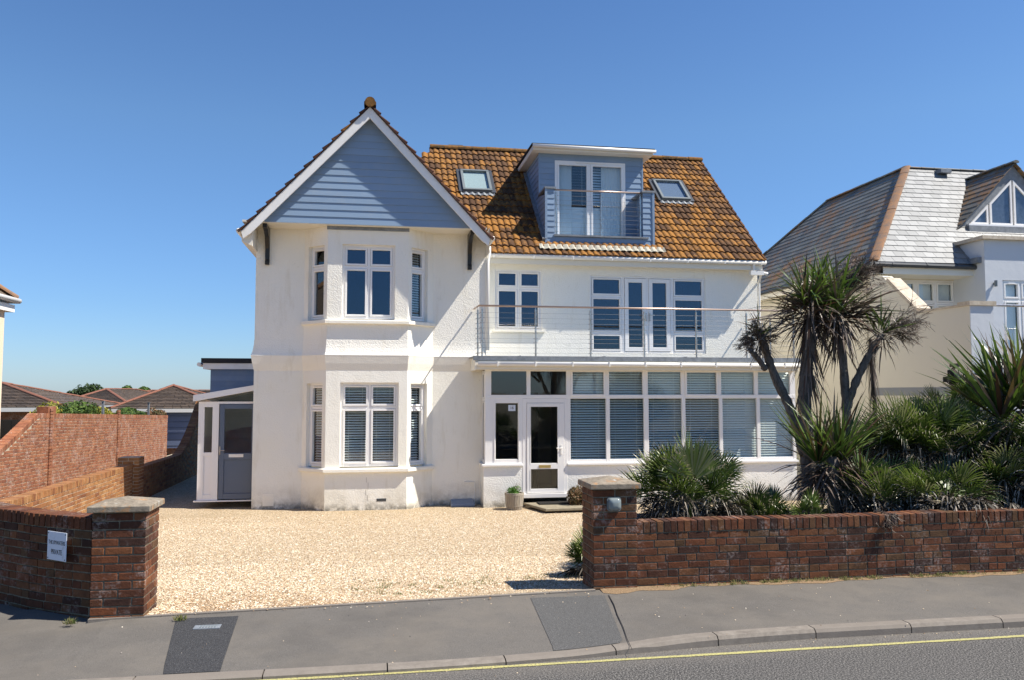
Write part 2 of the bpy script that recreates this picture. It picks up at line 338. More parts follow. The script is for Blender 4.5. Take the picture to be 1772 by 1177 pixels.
def copy_tree(o, parent=None):
    c = o.copy(); COL.objects.link(c)
    if parent is not None: c.parent = parent
    for ch in list(o.children): copy_tree(ch, c)
    return c
class Basis:
    def __init__(s, o, u):                                # outward normal = u x z
        s.o = Vector((o[0], o[1], 0)); s.u = Vector((u[0], u[1], 0)).normalized(); s.n = s.u.cross(Vector((0, 0, 1)))
    def __call__(s, u, n, z): return s.o + s.u*u + s.n*n + Vector((0, 0, z))
def FY(y): return Basis((0, y), (1, 0))                   # wall facing the camera: u = x, outward = -y
def wall(mb, B, u0, u1, z0, z1, holes, rev=.10, back=None):
    us = sorted({u0, u1, *[h[0] for h in holes], *[h[1] for h in holes]}); zs = sorted({z0, z1, *[h[2] for h in holes], *[h[3] for h in holes]})
    for a, b in zip(us, us[1:]):
        for c, d in zip(zs, zs[1:]):
            if any(h[0]-1e-6 <= a and b <= h[1]+1e-6 and h[2]-1e-6 <= c and d <= h[3]+1e-6 for h in holes): continue
            mb.add([B(a, 0, c), B(b, 0, c), B(b, 0, d), B(a, 0, d)], [(0, 1, 2, 3)], .5)
    for a, b, c, d in holes:
        for p, q in (((a, c), (a, d)), ((a, d), (b, d)), ((b, d), (b, c)), ((b, c), (a, c))):
            mb.add([B(p[0], 0, p[1]), B(q[0], 0, q[1]), B(q[0], -rev, q[1]), B(p[0], -rev, p[1])], [(0, 1, 2, 3)], .5)
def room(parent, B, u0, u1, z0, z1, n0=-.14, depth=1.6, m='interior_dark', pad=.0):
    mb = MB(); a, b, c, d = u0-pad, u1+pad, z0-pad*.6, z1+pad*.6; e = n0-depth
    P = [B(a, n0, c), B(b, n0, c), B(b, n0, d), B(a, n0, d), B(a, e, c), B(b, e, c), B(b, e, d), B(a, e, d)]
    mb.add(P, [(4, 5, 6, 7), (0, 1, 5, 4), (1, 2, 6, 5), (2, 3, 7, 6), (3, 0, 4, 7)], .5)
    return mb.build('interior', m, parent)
def slats(B, u0, u1, z0, z1, n, pitch=.05, tilt=.6, wd=.05):
    mb = MB(); z = z0+.02
    while z < z1:
        h = wd*.5; dz = h*math.sin(tilt); dn = h*math.cos(tilt)
        mb.add([B(u0, n+dn, z-dz), B(u1, n+dn, z-dz), B(u1, n-dn, z+dz), B(u0, n-dn, z+dz)], [(0, 1, 2, 3)]); z += pitch
    for u in (u0+.2*(u1-u0), u0+.8*(u1-u0)): mb.bx(B, u-.002, u+.002, n+wd*.55, n+wd*.55+.002, z0, z1, .5)
    return mb
def window(parent, B, u0, u1, z0, z1, cols, rows, inset=-.07, fr=.055, sash=.045, glass='glass_dark', blind=None, sashes=True, label=None, name='window', m='upvc', vents=True, inter=True, pitch=.05, tilt=.6, bl_cells=None):
    """cols/rows: fractions of the splits. frame mesh > pane(s), blind, interior"""
    f = MB(); d = .07; n0, n1 = inset-d, inset
    f.bx(B, u0, u0+fr, n0, n1, z0, z1, .5); f.bx(B, u1-fr, u1, n0, n1, z0, z1, .5)
    f.bx(B, u0+fr, u1-fr, n0, n1, z0, z0+fr, .5); f.bx(B, u0+fr, u1-fr, n0, n1, z1-fr, z1, .5)
    cu = [0]+list(cols)+[1]; cz = [0]+list(rows)+[1]; g = .03; cells = []
    U = lambda t: u0+fr*.6+(u1-u0-fr*1.2)*t; Z = lambda t: z0+fr*.6+(z1-z0-fr*1.2)*t
    for i in range(1, len(cu)-1): f.bx(B, U(cu[i])-g, U(cu[i])+g, n0+.004, n1-.002, z0+fr, z1-fr, .5)
    for j in range(1, len(cz)-1):
        for i in range(len(cu)-1): f.bx(B, U(cu[i])+(g if i else .022), U(cu[i+1])-(g if i < len(cu)-2 else .022), n0+.006, n1-.004, Z(cz[j])-g, Z(cz[j])+g, .5)
    for i in range(len(cu)-1):
        for j in range(len(cz)-1):
            a = U(cu[i])+(g if i else .022); b = U(cu[i+1])-(g if i < len(cu)-2 else .022)
            c = Z(cz[j])+(g if j else .022); e = Z(cz[j+1])-(g if j < len(cz)-2 else .022)
            s = sash if sashes else 0
            if s:
                k0, k1 = n0+.01, n1+.012; q = .004
                f.bx(B, a+q, a+s, k0, k1, c+q, e-q, .5); f.bx(B, b-s, b-q, k0, k1, c+q, e-q, .5); f.bx(B, a+s, b-s, k0, k1, c+q, c+s, .5); f.bx(B, a+s, b-s, k0, k1, e-s, e-q, .5)
                if vents and j == len(cz)-2: f.bx(B, (a+b)/2-.11, (a+b)/2+.11, k1, k1+.012, e-s+.012, e-.012, .5)
            cells.append((a+s, b-s, c+s, e-s))
    w_ = f.build(name, m, parent, bevel=.004)
    if label: w_['label'] = label
    for (a, b, c, e) in cells:
        p = MB(); p.bx(B, a-.01, b+.01, inset-.045, inset-.037, c-.01, e+.01, .5); p.build('pane', glass, w_)
    if blind:
        b_ = MB()
        for k, (a, b, c, e) in enumerate(cells):
            if bl_cells and k not in bl_cells: continue
            if blind == 'slats': x = slats(B, a-.015, b+.015, c-.02, e+.02, inset-.12, pitch, tilt); b_.add(x.v, x.f, .5); b_.t[-len(x.f):] = x.t
            else: b_.bx(B, a-.015, b+.015, inset-.13, inset-.12, c-.02, e+.02)
        b_.build('blind', 'blind' if blind == 'slats' else 'blind_white', w_)
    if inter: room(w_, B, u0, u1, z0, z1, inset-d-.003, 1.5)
    return w_
def text_mesh(txt, size, name, m, parent, loc, rot, ext=.0008, sx=1.0, bold=0.0):
    c = bpy.data.curves.new(name, 'FONT'); c.body = txt; c.size = size; c.align_x = 'CENTER'; c.align_y = 'CENTER'; c.extrude = ext; c.offset = bold
    t = bpy.data.objects.new('tmp', c); COL.objects.link(t); dg = bpy.context.evaluated_depsgraph_get()
    me = bpy.data.meshes.new_from_object(t.evaluated_get(dg)); bpy.data.objects.remove(t)
    o = bpy.data.objects.new(name, me); me.materials.clear(); me.materials.append(M[m]); COL.objects.link(o)
    me.transform(Matrix.Translation(loc) @ rot @ Matrix.Diagonal((sx, 1, 1, 1))); adopt(o, parent); return o
def boards(B, shape, z0, z1, pitch, n0=0.0, lap=.018, closed=True):
    """weatherboards: shape(z) -> (u0, u1) at height z"""
    mb = MB(); z = z0
    while z < z1-.01:
        e = min(z+pitch, z1); a0, a1 = shape(z); b0, b1 = shape(e-.002); t = random.random()
        if a1-a0 > .01:
            if b1 <= b0: b0 = b1 = (b0+b1)/2
            mb.hexa([B(a0, n0+lap, z), B(a1, n0+lap, z), B(a1, n0-.004, z), B(a0, n0-.004, z), B(b0, n0+.004, e), B(b1, n0+.004, e), B(b1, n0-.004, e), B(b0, n0-.004, e)], t)
        z = e
    return mb
# pantile/tile courses on a sloping plane. O: origin at eave; U: along eave; Sv: up slope (units); rng_fn(s)->(u0,u1)
def tile_courses(O, U, Sv, L, rows, span, roll=.163, amp=.02, lift=.035, sub=6, thick=.02):
    mb = MB(); O = Vector(O); U = Vector(U).normalized(); Sv = Vector(Sv).normalized(); Nn = U.cross(Sv).normalized(); g = L/rows
    for r in range(rows):
        s0 = r*g; s1 = min(s0+g*1.12, L+.02)
        for (u0, u1) in span(s0+g/2):
            k0 = math.floor(u0/roll+.001); k1 = math.ceil(u1/roll-.001)
            for k in range(k0, k1):
                a = max(u0, k*roll); b = min(u1, (k+1)*roll)
                if b-a < .01: continue
                t = random.random(); vs = []; jl = random.uniform(-.003, .003); ns = sub if b-a > roll*.6 else 3
                for i in range(ns+1):
                    u = a+(b-a)*i/ns; ph = u/roll; fr_ = (u/roll-k); h = amp*(1.0-1.7*abs(2*fr_-.75)**1.4 if fr_ < .9 else -.8) if sub > 1 else 0
                    if 2 < sub and (i == 0): h -= .014
                    jj = jl
                    vs += [O+U*u+Sv*(s0-.004+jj)+Nn*(h+lift-thick*1.3), O+U*u+Sv*(s0+jj)+Nn*(h+lift), O+U*u+Sv*s1+Nn*(h*.9)]
                fs = []
                for i in range(ns):
                    o = i*3; fs += [(o, o+3, o+4, o+1), (o+1, o+4, o+5, o+2)]
                fs += [(0, 1, 2), (ns*3, ns*3+2, ns*3+1)]
                mb.add(vs, fs, t)
    return mb
def ridge_run(a, b, r=.11, seg=.33, up=Vector((0, 0, 1)), flat=.75):
    mb = MB(); a = Vector(a); b = Vector(b); d = b-a; n = max(1, round(d.length/seg)); d /= n; ax = d.normalized(); sd = ax.cross(up).normalized(); uu = sd.cross(ax)
    for i in range(n):
        p = a+d*i; q = a+d*(i+1)+ax*.03; j = random.uniform(-.006, .006); k = 7; vs = []
        for (c, rr) in ((p, r+.008), (q, r)):
            for m_ in range(k+1):
                an = math.pi*(-.08+1.16*m_/k); vs.append(c+sd*math.cos(an)*rr+uu*(math.sin(an)*rr*flat+j))
            vs.append(c-uu*.03)
        e = k+2; fs = [tuple(range(e))[::-1], tuple(range(e, 2*e))]+[(m_, m_+1, e+m_+1, e+m_) for m_ in range(k)]
        mb.add(vs, fs)
    return mb
# brick walls along a path
def path_at(path, s):
    for (a, b) in zip(path, path[1:]):
        l = (Vector(b)-Vector(a)).length
        if s <= l or b is path[-1]:
            t = s/l; p = Vector(a).lerp(Vector(b), t); return p, (Vector(b)-Vector(a)).normalized()
        s -= l
def path_len(path): return sum((Vector(b)-Vector(a)).length for a, b in zip(path, path[1:]))
def smooth_path(pts, n=8):
    out = []; P = [Vector(p) for p in pts]
    for i in range(len(P)-1):
        p0 = P[max(i-1, 0)]; p1 = P[i]; p2 = P[i+1]; p3 = P[min(i+2, len(P)-1)]
        for k in range(n):
            t = k/n; out.append(.5*((2*p1)+(p2-p0)*t+(2*p0-5*p1+4*p2-p3)*t*t+(3*p1-p0-3*p2+p3)*t**3))
    out.append(P[-1]); return out
def brick(mb, p, d, l, w, z0, h, t=None, j=.0025):
    """brick centred across the wall at p, direction d"""
    nrm = Vector((-d.y, d.x)); vs = []
    for z in (z0, z0+h):
        for (a, b) in ((0, -1), (1, -1), (1, 1), (0, 1)):
            q = p+d*(a*l)+nrm*(b*w/2); vs.append((q.x+random.uniform(-j, j), q.y+random.uniform(-j, j), z+random.uniform(-j, j)))
    # orient so faces point outwards
    mb.hexa(vs, t)
def brick_wall(name, label, cat, path, top, base, bm, mm, width=.215, soldier=True, group=None, gauge=.075, header=.35, datum=None):
    Lp = path_len(path); bk = MB(); mo = MB(); p0 = path_at(path, 0)[0]
    T = top if callable(top) else (lambda s: top); Bf = base if callable(base) else (lambda s: base)
    zmax = max(T(s) for s in np.linspace(0, Lp, 50)); rows = int((zmax-min(Bf(0), Bf(Lp))+.2)/gauge)+1
    sh = .112 if soldier else 0
    for r in range(rows):
        s = -random.uniform(0, .2) if r % 2 else 0.0
        while s < Lp-.02:
            l = .1025 if random.random() < header else .215
            a = max(s, 0); b = min(s+l, Lp); s += l+.010
            if b-a < .03: continue
            m_ = (a+b)/2; z = (datum(m_) if datum else T(m_))-sh-(r+1)*gauge
            hgt = gauge-.0115
            if datum:
                lim = min(T(a), T(b))-sh*1.05
                if z > lim-.012: continue
                hgt = min(hgt, lim-z)
            if z+gauge < Bf(m_)-.03: continue
            p, d = path_at(path, a); brick(bk, p, d, b-a, width, z, hgt)
    if soldier:
        s = 0
        while s < Lp-.03:
            p, d = path_at(path, s); sl_ = (T(min(s+.1, Lp))-T(max(s-.1, 0)))/.2; k_ = math.sqrt(1+sl_*sl_); lb = .063/k_; hh = sh*k_; n0_ = len(bk.v)
            brick(bk, p, d, lb, width+.008, T(s+lb/2)-hh, hh, None, .0035)
            for q in (1, 2, 5, 6): v_ = bk.v[n0_+q]; bk.v[n0_+q] = (v_[0], v_[1], v_[2]+sl_*lb/2)
            for q in (0, 3, 4, 7): v_ = bk.v[n0_+q]; bk.v[n0_+q] = (v_[0], v_[1], v_[2]-sl_*lb/2)
            s += .074/k_
    n_ = max(2, int(Lp/.3)); prev = None
    for i in range(n_):
        a, b = Lp*i/n_, Lp*(i+1)/n_; pa, da = path_at(path, a); pb, db = path_at(path, b-1e-4); hw = width/2-.007; vs = []
        for (zz) in (lambda q: Bf(q)-.15, lambda q: T(q)-.010):
            na = Vector((-da.y, da.x)); nb_ = Vector((-db.y, db.x))
            for (p, nn, sg, q) in ((pa, na, -1, a), (pb, nb_, -1, b), (pb, nb_, 1, b), (pa, na, 1, a)):
                v = p+nn*(sg*hw); vs.append((v.x, v.y, zz(q)))
        mo.hexa(vs, .5)
    root = thing(name, label, cat, (p0.x, p0.y, Bf(0)), group)
    bk.build('brickwork', bm, root, bevel=.003); mo.build('mortar', mm, root)
    return root
def pillar(name, label, x0, y0, z0, courses, bm='brick', size=.455, cap=True, gauge=.075, ang=0.0):
    root = thing(name, label, 'pillar', (x0+size/2, y0+size/2, z0)); bk = MB(); x1 = x0+size; y1 = y0+size; w_ = .1025; g = .012
    def b(a, c, d, e, z):
        j = .002; vs = [(x+random.uniform(-j, j), y+random.uniform(-j, j), zz+random.uniform(-j, j)) for zz in (z, z+gauge-g) for x, y in ((a, d), (c, d), (c, e), (a, e))]; bk.hexa(vs)
    for r in range(courses):
        z = z0+r*gauge; xm = (x0+x1)/2; ym = (y0+y1)/2
        if r % 2:
            for (d, e) in ((y0, y0+w_), (y1-w_, y1)): b(x0, xm-g/2, d, e, z); b(xm+g/2, x1, d, e, z)
            for (a, c) in ((x0, x0+w_), (x1-w_, x1)): b(a, c, y0+w_+g, y1-w_-g, z)
        else:
            for (a, c) in ((x0, x0+w_), (x1-w_, x1)): b(a, c, y0, ym-g/2, z); b(a, c, ym+g/2, y1, z)
            for (d, e) in ((y0, y0+w_), (y1-w_, y1)): b(x0+w_+g, x1-w_-g, d, e, z)
    bk.build('brickwork', bm, root, bevel=.004); top = z0+courses*gauge
    MB().box(x0+.007, x1-.007, y0+.007, y1-.007, z0-.1, top-.004, .5).build('mortar', 'mortar' if bm != 'brick_m' else 'mortar_p', root)
    if cap:
        o = .038; c = MB(); xm = (x0+x1)/2; ym = (y0+y1)/2; a0, a1, b0, b1 = x0-o, x1+o, y0-o, y1+o
        vs = [(a0, b0, top), (a1, b0, top), (a1, b1, top), (a0, b1, top), (a0, b0, top+.055), (a1, b0, top+.055), (a1, b1, top+.055), (a0, b1, top+.055), (xm, ym, top+.115)]
        c.add(vs, [(0, 3, 2, 1), (0, 1, 5, 4), (1, 2, 6, 5), (2, 3, 7, 6), (3, 0, 4, 7), (4, 5, 8), (5, 6, 8), (6, 7, 8), (7, 4, 8)], .5)
        c.build('cap', 'stone', root, bevel=.006)
    return root
# ================================================================== SETTING
def gz(x, y):                                            # height of the drive
    if y < 8.25: return 0.0
    return max(-.5, -(y-8.25)*.5/8.5)
ROADZ = -.120
# kerb line (top front edge) and pavement
def kerb_y(x): t = min(max((x-.2)/3.8, 0), 1); return 6.52+.28*t*t*(3-2*t)+.010*max(0, x-4)
def kerb_top(x):                                         # dropped kerb left of x=1.7, raised to the right of x=2.8
    t = min(max((x-1.55)/1.2, 0), 1); t = t*t*(3-2*t); return ROADZ+.035+t*.046
g = MB(); g.add([(-2500, -2500, -.75), (2500, -2500, -.75), (2500, 2500, -.75), (-2500, 2500, -.75)], [(0, 1, 2, 3)]); struct('ground', g, 'earth')
g = MB(); g.add([(-60, -1.2, ROADZ), (60, -1.2, ROADZ), (60, 7.2, ROADZ), (12, 7.2, ROADZ), (-8, 6.7, ROADZ), (-60, 6.7, ROADZ)], [(0, 1, 2, 3, 4, 5)]); struct('road', g, 'tarmac')
g = MB(); g.add([(-60, -30, -.01), (60, -30, -.01), (60, -1.2, -.01), (-60, -1.2, -.01)], [(0, 1, 2, 3)]); struct('verge', g, 'earth')
# yellow line, slightly ragged
g = MB(); xs = np.arange(-12, 14, .12)
yc = lambda x: atZ(500, 1177, ROADZ).y + (x-atZ(500, 1177, ROADZ).x)*(atZ(1772, 1102, ROADZ).y-atZ(500, 1177, ROADZ).y)/(atZ(1772, 1102, ROADZ).x-atZ(500, 1177, ROADZ).x)
pr = None
for x in xs:
    q = [(x, yc(x)-.024+random.uniform(-.004, .004), ROADZ+.004), (x, yc(x)+.024+random.uniform(-.004, .004), ROADZ+.004)]
    if pr: g.add([pr[0], q[0], q[1], pr[1]], [(0, 1, 2, 3)])
    pr = q
struct('yellow_line', g, 'yellow')
# pavement: sheet from the wall line down to the kerb
def pav_back(x): return min(8.38, 8.02+(x+2.0)*(.30/4.2)-.03) if -2.44 < x < 2.2 else (8.38 if x > 0 else 8.45)
g = MB(); XS = np.concatenate([np.arange(-30, -3, 1.5), np.arange(-3, 8, .25), np.arange(8, 40, 1.5)]); K = 8
def pavz(x, y):
    kt = kerb_top(x); yk = kerb_y(x)+.12; t = min(max((y-yk)/(pav_back(x)-yk), 0), 1); return kt+(0-kt)*t
for a, b in zip(XS, XS[1:]):
    for k in range(K):
        q = []
        for x, kk in ((a, k), (b, k), (b, k+1), (a, k+1)):
            y0 = kerb_y(x)+.12; y = y0+(pav_back(x)-y0)*kk/K; q.append((x, y, pavz(x, y)))
        g.add(q, [(0, 1, 2, 3)])
o_ = struct('pavement', g, 'pavement', smooth=True)
# patches lie 4 mm above the pavement
def sheet(px, z=0.004, n=6):
    A = [atZ(*p, 0) for p in px]; mb = MB()
    for i in range(n):
        for j in range(n):
            q = []
            for s, t in ((i, j), (i+1, j), (i+1, j+1), (i, j+1)):
                s_, t_ = s/n, t/n; p = (A[0]*(1-s_)+A[1]*s_)*(1-t_)+(A[3]*(1-s_)+A[2]*s_)*t_; y = max(p.y, kerb_y(p.x)+.125); q.append((p.x, y, pavz(p.x, y)+z))
            mb.add(q, [(0, 1, 2, 3)])
    return mb
struct('asphalt_patch', sheet([(280, 1152), (380, 1146), (413, 1066), (305, 1071)]), 'patch')
struct('asphalt_patch', sheet([(965, 1119), (1085, 1112), (1046, 1030), (918, 1035)]), 'patch2')
# kerbs: stones of about 0.9 m, 125 mm wide
kx = [-9.0]; 
while kx[-1] < 12: kx.append(kx[-1]+.915)
kj = atZ(1223, 1090, -.05).x; off = kj-min(kx, key=lambda v: abs(v-kj)); kx = [v+off for v in kx]
for a, b in zip(kx, kx[1:]):
    mb = MB(); a2, b2 = a+.004, b-.006; n_ = 5
    for i in range(n_):
        x0, x1 = a2+(b2-a2)*i/n_, a2+(b2-a2)*(i+1)/n_; vs = []
        prof = lambda x: [(kerb_y(x)-.012, ROADZ-.06), (kerb_y(x)-.008, kerb_top(x)-.03 if kerb_top(x) > ROADZ+.06 else kerb_top(x)-.012), (kerb_y(x)+.014, kerb_top(x)-.004), (kerb_y(x)+.03, kerb_top(x)), (kerb_y(x)+.125, kerb_top(x)), (kerb_y(x)+.125, ROADZ-.06)]
        for x in (x0, x1): vs += [(x, y, z) for y, z in prof(x)]
        mb.add(vs, [(j, j+1, 7+j, 6+j) for j in range(5)]+([(5, 4, 3, 2, 1, 0)] if i == 0 else [])+([(6, 7, 8, 9, 10, 11)] if i == n_-1 else []), (hash(round(a*7)) % 10)/10)
    o_ = mb.build('kerb', 'kerb'); o_['kind'] = 'structure'
# drive (gravel bed) : slopes gently down to the house
EDGE = lambda x: 8.02+(x+2.0)*(.30/4.2)
g = MB(); xs = np.arange(-2.4, 2.5, .3); ys = [0]+list(np.arange(8.5, 27.5, .5))
def gnd(mb, xa, xb, ya, yb): mb.add([(xa, ya, gz(xa, ya)), (xb, ya, gz(xb, ya)), (xb, yb, gz(xb, yb)), (xa, yb, gz(xa, yb))], [(0, 1, 2, 3)])
for xa, xb in zip(xs, xs[1:]):
    y0a = EDGE(xa); y0b = EDGE(xb)
    g.add([(xa, y0a, .008), (xb, y0b, .008), (xb, 8.7, gz(0, 8.7)), (xa, 8.7, gz(0, 8.7))], [(0, 1, 2, 3)])
for xa, xb in zip(np.arange(-5.4, 12.3, .6), np.arange(-4.8, 12.9, .6)):
    gnd(g, xa, xb, 8.7, 12); gnd(g, xa, xb, 12, 16.75); gnd(g, xa, xb, 16.75, 27)
struct('gravel_driveway', g, 'gravel')
# concrete edging strip between gravel and pavement
g = MB()
for x in np.arange(-2.44, 2.2, .6):
    b = min(x+.595, 2.24); g.hexa([(x, EDGE(x)-.045, -.03), (b, EDGE(b)-.045, -.03), (b, EDGE(b), -.03), (x, EDGE(x), -.03), (x, EDGE(x)-.045, .012), (b, EDGE(b)-.045, .012), (b, EDGE(b), .014), (x, EDGE(x), .014)])
struct('edging', g, 'kerb')
# loose stones
def stones():
    n = 130000; x = rng.uniform(-2.6, 3.0, n); r = rng.random(n); y = 8.0+9.6*r**1.5
    x = np.where(y > 11, rng.uniform(-5.0, 6.0, n), x)
    ok = (y > 8.03+(x+2.0)*(.30/4.2)-.02-np.where(rng.random(n) < .02, .35*rng.random(n)**2, 0)) & ~((y < 8.75) & ((x > 2.2) | (x < -1.98))) & ~((y < 11.3) & (x > 2.6)); x, y = x[ok], y[ok]; n = len(x)
    z = np.where(y < 8.25, 0.006, np.maximum(-.5, -(y-8.25)*.5/8.5)); s = rng.uniform(.0042, .0105, n)*np.where(rng.random(n) < .06, 1.6, 1)
    base = np.array([(1, 0, 0), (0, 1, 0), (-1, 0, 0), (0, -1, 0), (0, 0, 1), (0, 0, -.4)], float); fac = np.array([(0, 1, 4), (1, 2, 4), (2, 3, 4), (3, 0, 4)])
    V = base[None]*s[:, None, None]*np.stack([rng.uniform(.8, 1.5, n), rng.uniform(.6, 1.1, n), rng.uniform(.35, .8, n)], 1)[:, None, :]
    V = V*(1+rng.uniform(-.25, .25, V.shape)); a = rng.uniform(0, 6.28, n); tl = rng.uniform(-.5, .5, n)
    c, sn = np.cos(a)[:, None], np.sin(a)[:, None]; X = V[..., 0]*c-V[..., 1]*sn; Yv = V[..., 0]*sn+V[..., 1]*c; Zv = V[..., 2]+X*np.sin(tl)[:, None]*.5
    P = np.stack([X+x[:, None], Yv+y[:, None], Zv+z[:, None]+.002], -1).reshape(-1, 3)
    Fc = (fac[None]+(np.arange(n)*6)[:, None, None]).reshape(-1, 3)
    me = bpy.data.meshes.new('gravel'); me.vertices.add(len(P)); me.vertices.foreach_set('co', P.ravel()); me.loops.add(Fc.size); me.loops.foreach_set('vertex_index', Fc.ravel())
    me.polygons.add(len(Fc)); me.polygons.foreach_set('loop_start', np.arange(len(Fc))*3); me.update(calc_edges=True)
    t = rng.random(n); t = np.where(rng.random(n) < .85, t*.85, t); dirt = np.clip((9.4-y)/1.2, 0, 1)*(.35+.65*(np.sin(x*2.3)*np.sin(x*5.1+y*4)>-.2)); t = np.where(rng.random(n) < dirt*.55, t*.2, t); me.attributes.new('tint', 'FLOAT', 'FACE').data.foreach_set('value', np.repeat(t, 4))
    me.materials.append(M['stones']); o = bpy.data.objects.new('gravel', me); COL.objects.link(o)
    tag(o, 'loose golden and white gravel covering the driveway', 'gravel', kind='stuff')
stones()
# lane between the garden walls, concrete apron before the garage
g = MB(); gg = [(-7.5, 8.9), (-5.3, 13)]
g.add([(-7.5, 9.5, -.1), (-5.5, 12.0, -.1), (-5.5, 34, -.52), (-7.5, 34, -.52)], [(0, 1, 2, 3)]); struct('lane', g, 'patch2')
g = MB(); g.add([(-8, 33.9, -.50), (0, 33.9, -.50), (0, 37.1, -.50), (-8, 37.1, -.50)], [(0, 1, 2, 3)]); struct('garage_apron', g, 'concrete')
g = MB(); g.add([(-9, 8.38, -.02), (-2.5, 8.38, -.02), (-3.4, 9.1, -.02), (-5.0, 11, -.05), (-9, 12, -.05)], [(0, 1, 2, 3, 4)]); struct('lane_entrance', g, 'pavement')
g = MB(); BL = [(2.72, 8.56), (3.45, 11.4)]
g.add([(*BL[0], .38), (13, 8.5, .38), (13, 11.4, .30), (*BL[1], .30)], [(0, 1, 2, 3)]); g.add([(*BL[1], .30), (13, 11.4, .30), (13, 11.6, -.6), (3.3, 11.6, -.6)], [(0, 1, 2, 3)])
g.add([(*BL[0], .38), (*BL[1], .30), (3.3, 11.6, -.6), (2.68, 8.5, -.6)], [(0, 1, 2, 3)]); struct('flower_bed', g, 'soil')
# ================================================================== THE HOUSE
house = thing('detached_house', 'white two storey house with blue clad gable, orange tiled roof and glazed balcony porch', 'house', (2.5, 19, -.5))
GY = 18.65; BY = 18.15; PY = 18.1; UY = 20.4; CY = 17.98      # gable wall, bay front, porch glazing, upper wall, cladding planes
gl, gr = -2.53, 2.42
zb = -.75; zs0, zs1 = 2.50, 2.80                               # string course
# bay plan
ul, ur = -.98, .74
bay_plan = [(-1.50, GY), (ul, BY), (ur, BY), (1.32, GY)]
CB = FY(BY)
up0, up1 = atY(591, 553, BY), atY(684, 424, BY); lo0, lo1 = atY(587, 812, BY), atY(690, 663, BY)
hu = (up0.x, up1.x, up0.z, up1.z); hl = (lo0.x, lo1.x, lo0.z, lo1.z)
LB = Basis(bay_plan[0], (bay_plan[1][0]-bay_plan[0][0], bay_plan[1][1]-bay_plan[0][1])); LL = (Vector(bay_plan[1])-Vector(bay_plan[0])).length
RB = Basis(bay_plan[2], (bay_plan[3][0]-bay_plan[2][0], bay_plan[3][1]-bay_plan[2][1])); RL = (Vector(bay_plan[3])-Vector(bay_plan[2])).length
mu = MB(); ml = MB()
lw = (.13, LL-.10); rw = (.10, RL-.17)
for mb, z0, z1, hc in ((mu, zs1-.02, 5.62, hu), (ml, zb, zs0+.02, hl)):
    wall(mb, CB, ul, ur, z0, z1, [hc], .16)
    wall(mb, LB, 0, LL, z0, z1, [(*lw, hc[2], hc[3]-.02)], .16); wall(mb, RB, 0, RL, z0, z1, [(*rw, hc[2], hc[3]-.02)], .16)
    wall(mb, FY(GY), gl, -1.50, z0, z1, []); wall(mb, FY(GY), 1.32, gr+.10, z0, z1, [])
    wall(mb, Basis((gl, 27), (0, -1)), 0, 27-GY, z0, z1, []); wall(mb, Basis((gr+.10, GY), (0, 1)), 0, UY-GY+.01, z0, z1, [])
mu.build('wall', 'roughcast', house)['label'] = 'white roughcast upper wall of the gabled wing'
ml.build('wall', 'render_low', house)['label'] = 'white stained lower wall of the gabled wing'
# string course: bell-cast profile round the plan
def offs(plan, d):
    out = []
    for i, p in enumerate(plan):
        a = Vector(plan[max(i-1, 0)]); b = Vector(p); c = Vector(plan[min(i+1, len(plan)-1)])
        n1 = Vector(((b-a).y, -(b-a).x)) if i else None; n2 = Vector(((c-b).y, -(c-b).x)) if i < len(plan)-1 else None
        if n1 is None: q = n2.normalized()
        elif n2 is None: q = n1.normalized()
        else:
            q = (n1.normalized()+n2.normalized()); q = q.normalized()/max(.5, q.normalized().dot(n1.normalized()))
        out.append(b+q*d)
    return out
plan = [(gl, 27), (gl, GY)]+bay_plan+[(gr+.10, GY)]
def moulding(profile, plan, name, m, cap=True, smooth=False, parent=house):
    mb = MB(); rows = [[(*p, z) for p in offs(plan, d)] for d, z in profile]
    for ra, rb in zip(rows, rows[1:]):
        for i in range(len(plan)-1): mb.add([ra[i], ra[i+1], rb[i+1], rb[i]], [(0, 1, 2, 3)], .5)
    if cap:
        for i in (0, len(plan)-1): mb.add([r[i] for r in rows], [tuple(range(len(rows)))], .5)
    return mb.build(name, m, parent, smooth=smooth)
moulding([(.004, 3.16), (.010, 3.04), (.022, 2.95), (.042, 2.86), (.066, 2.795)], plan, 'bell_cast', 'roughcast')
moulding([(.066, 2.795), (.060, 2.77), (.035, 2.62), (.0, 2.47)], plan, 'string_course', 'render')
bp = [(-1.62, GY), *[tuple(p) for p in bay_plan], (1.46, GY)]
bp = [tuple(p) for p in bay_plan]
moulding([(0, hu[2]+.01), (.075, hu[2]-.005), (.08, hu[2]-.02), (.08, hu[2]-.075), (.05, hu[2]-.085), (0, hu[2]-.09)], bp, 'sill', 'render')
moulding([(0, hl[2]+.01), (.075, hl[2]-.005), (.08, hl[2]-.02), (.08, hl[2]-.075), (.05, hl[2]-.085), (0, hl[2]-.09)], bp, 'sill', 'render')
# inner floor of each sill opening so the reveal is closed
for hc, kind in ((hu, 'up'), (hl, 'lo')):
    bl = None if kind == 'up' else 'slats'; gm = 'glass_dark' if kind == 'up' else 'glass'
    window(house, CB, hc[0], hc[1], hc[2]+.03, hc[3], [.5], [.71], inset=-.09, glass=gm, blind=bl, fr=.06, label=('bay window casements on the upper floor' if kind == 'up' else 'bay window casements with venetian blinds on the ground floor'), pitch=.055)
    window(house, LB, lw[0], lw[1], hc[2]+.03, hc[3]-.02, [], [.71], inset=-.09, glass='glass', blind='slats' if bl else None, fr=.05, pitch=.055)
    window(house, RB, rw[0], rw[1], hc[2]+.03, hc[3]-.02, [], [.71], inset=-.09, glass='glass', blind='slats', fr=.05, pitch=.055)
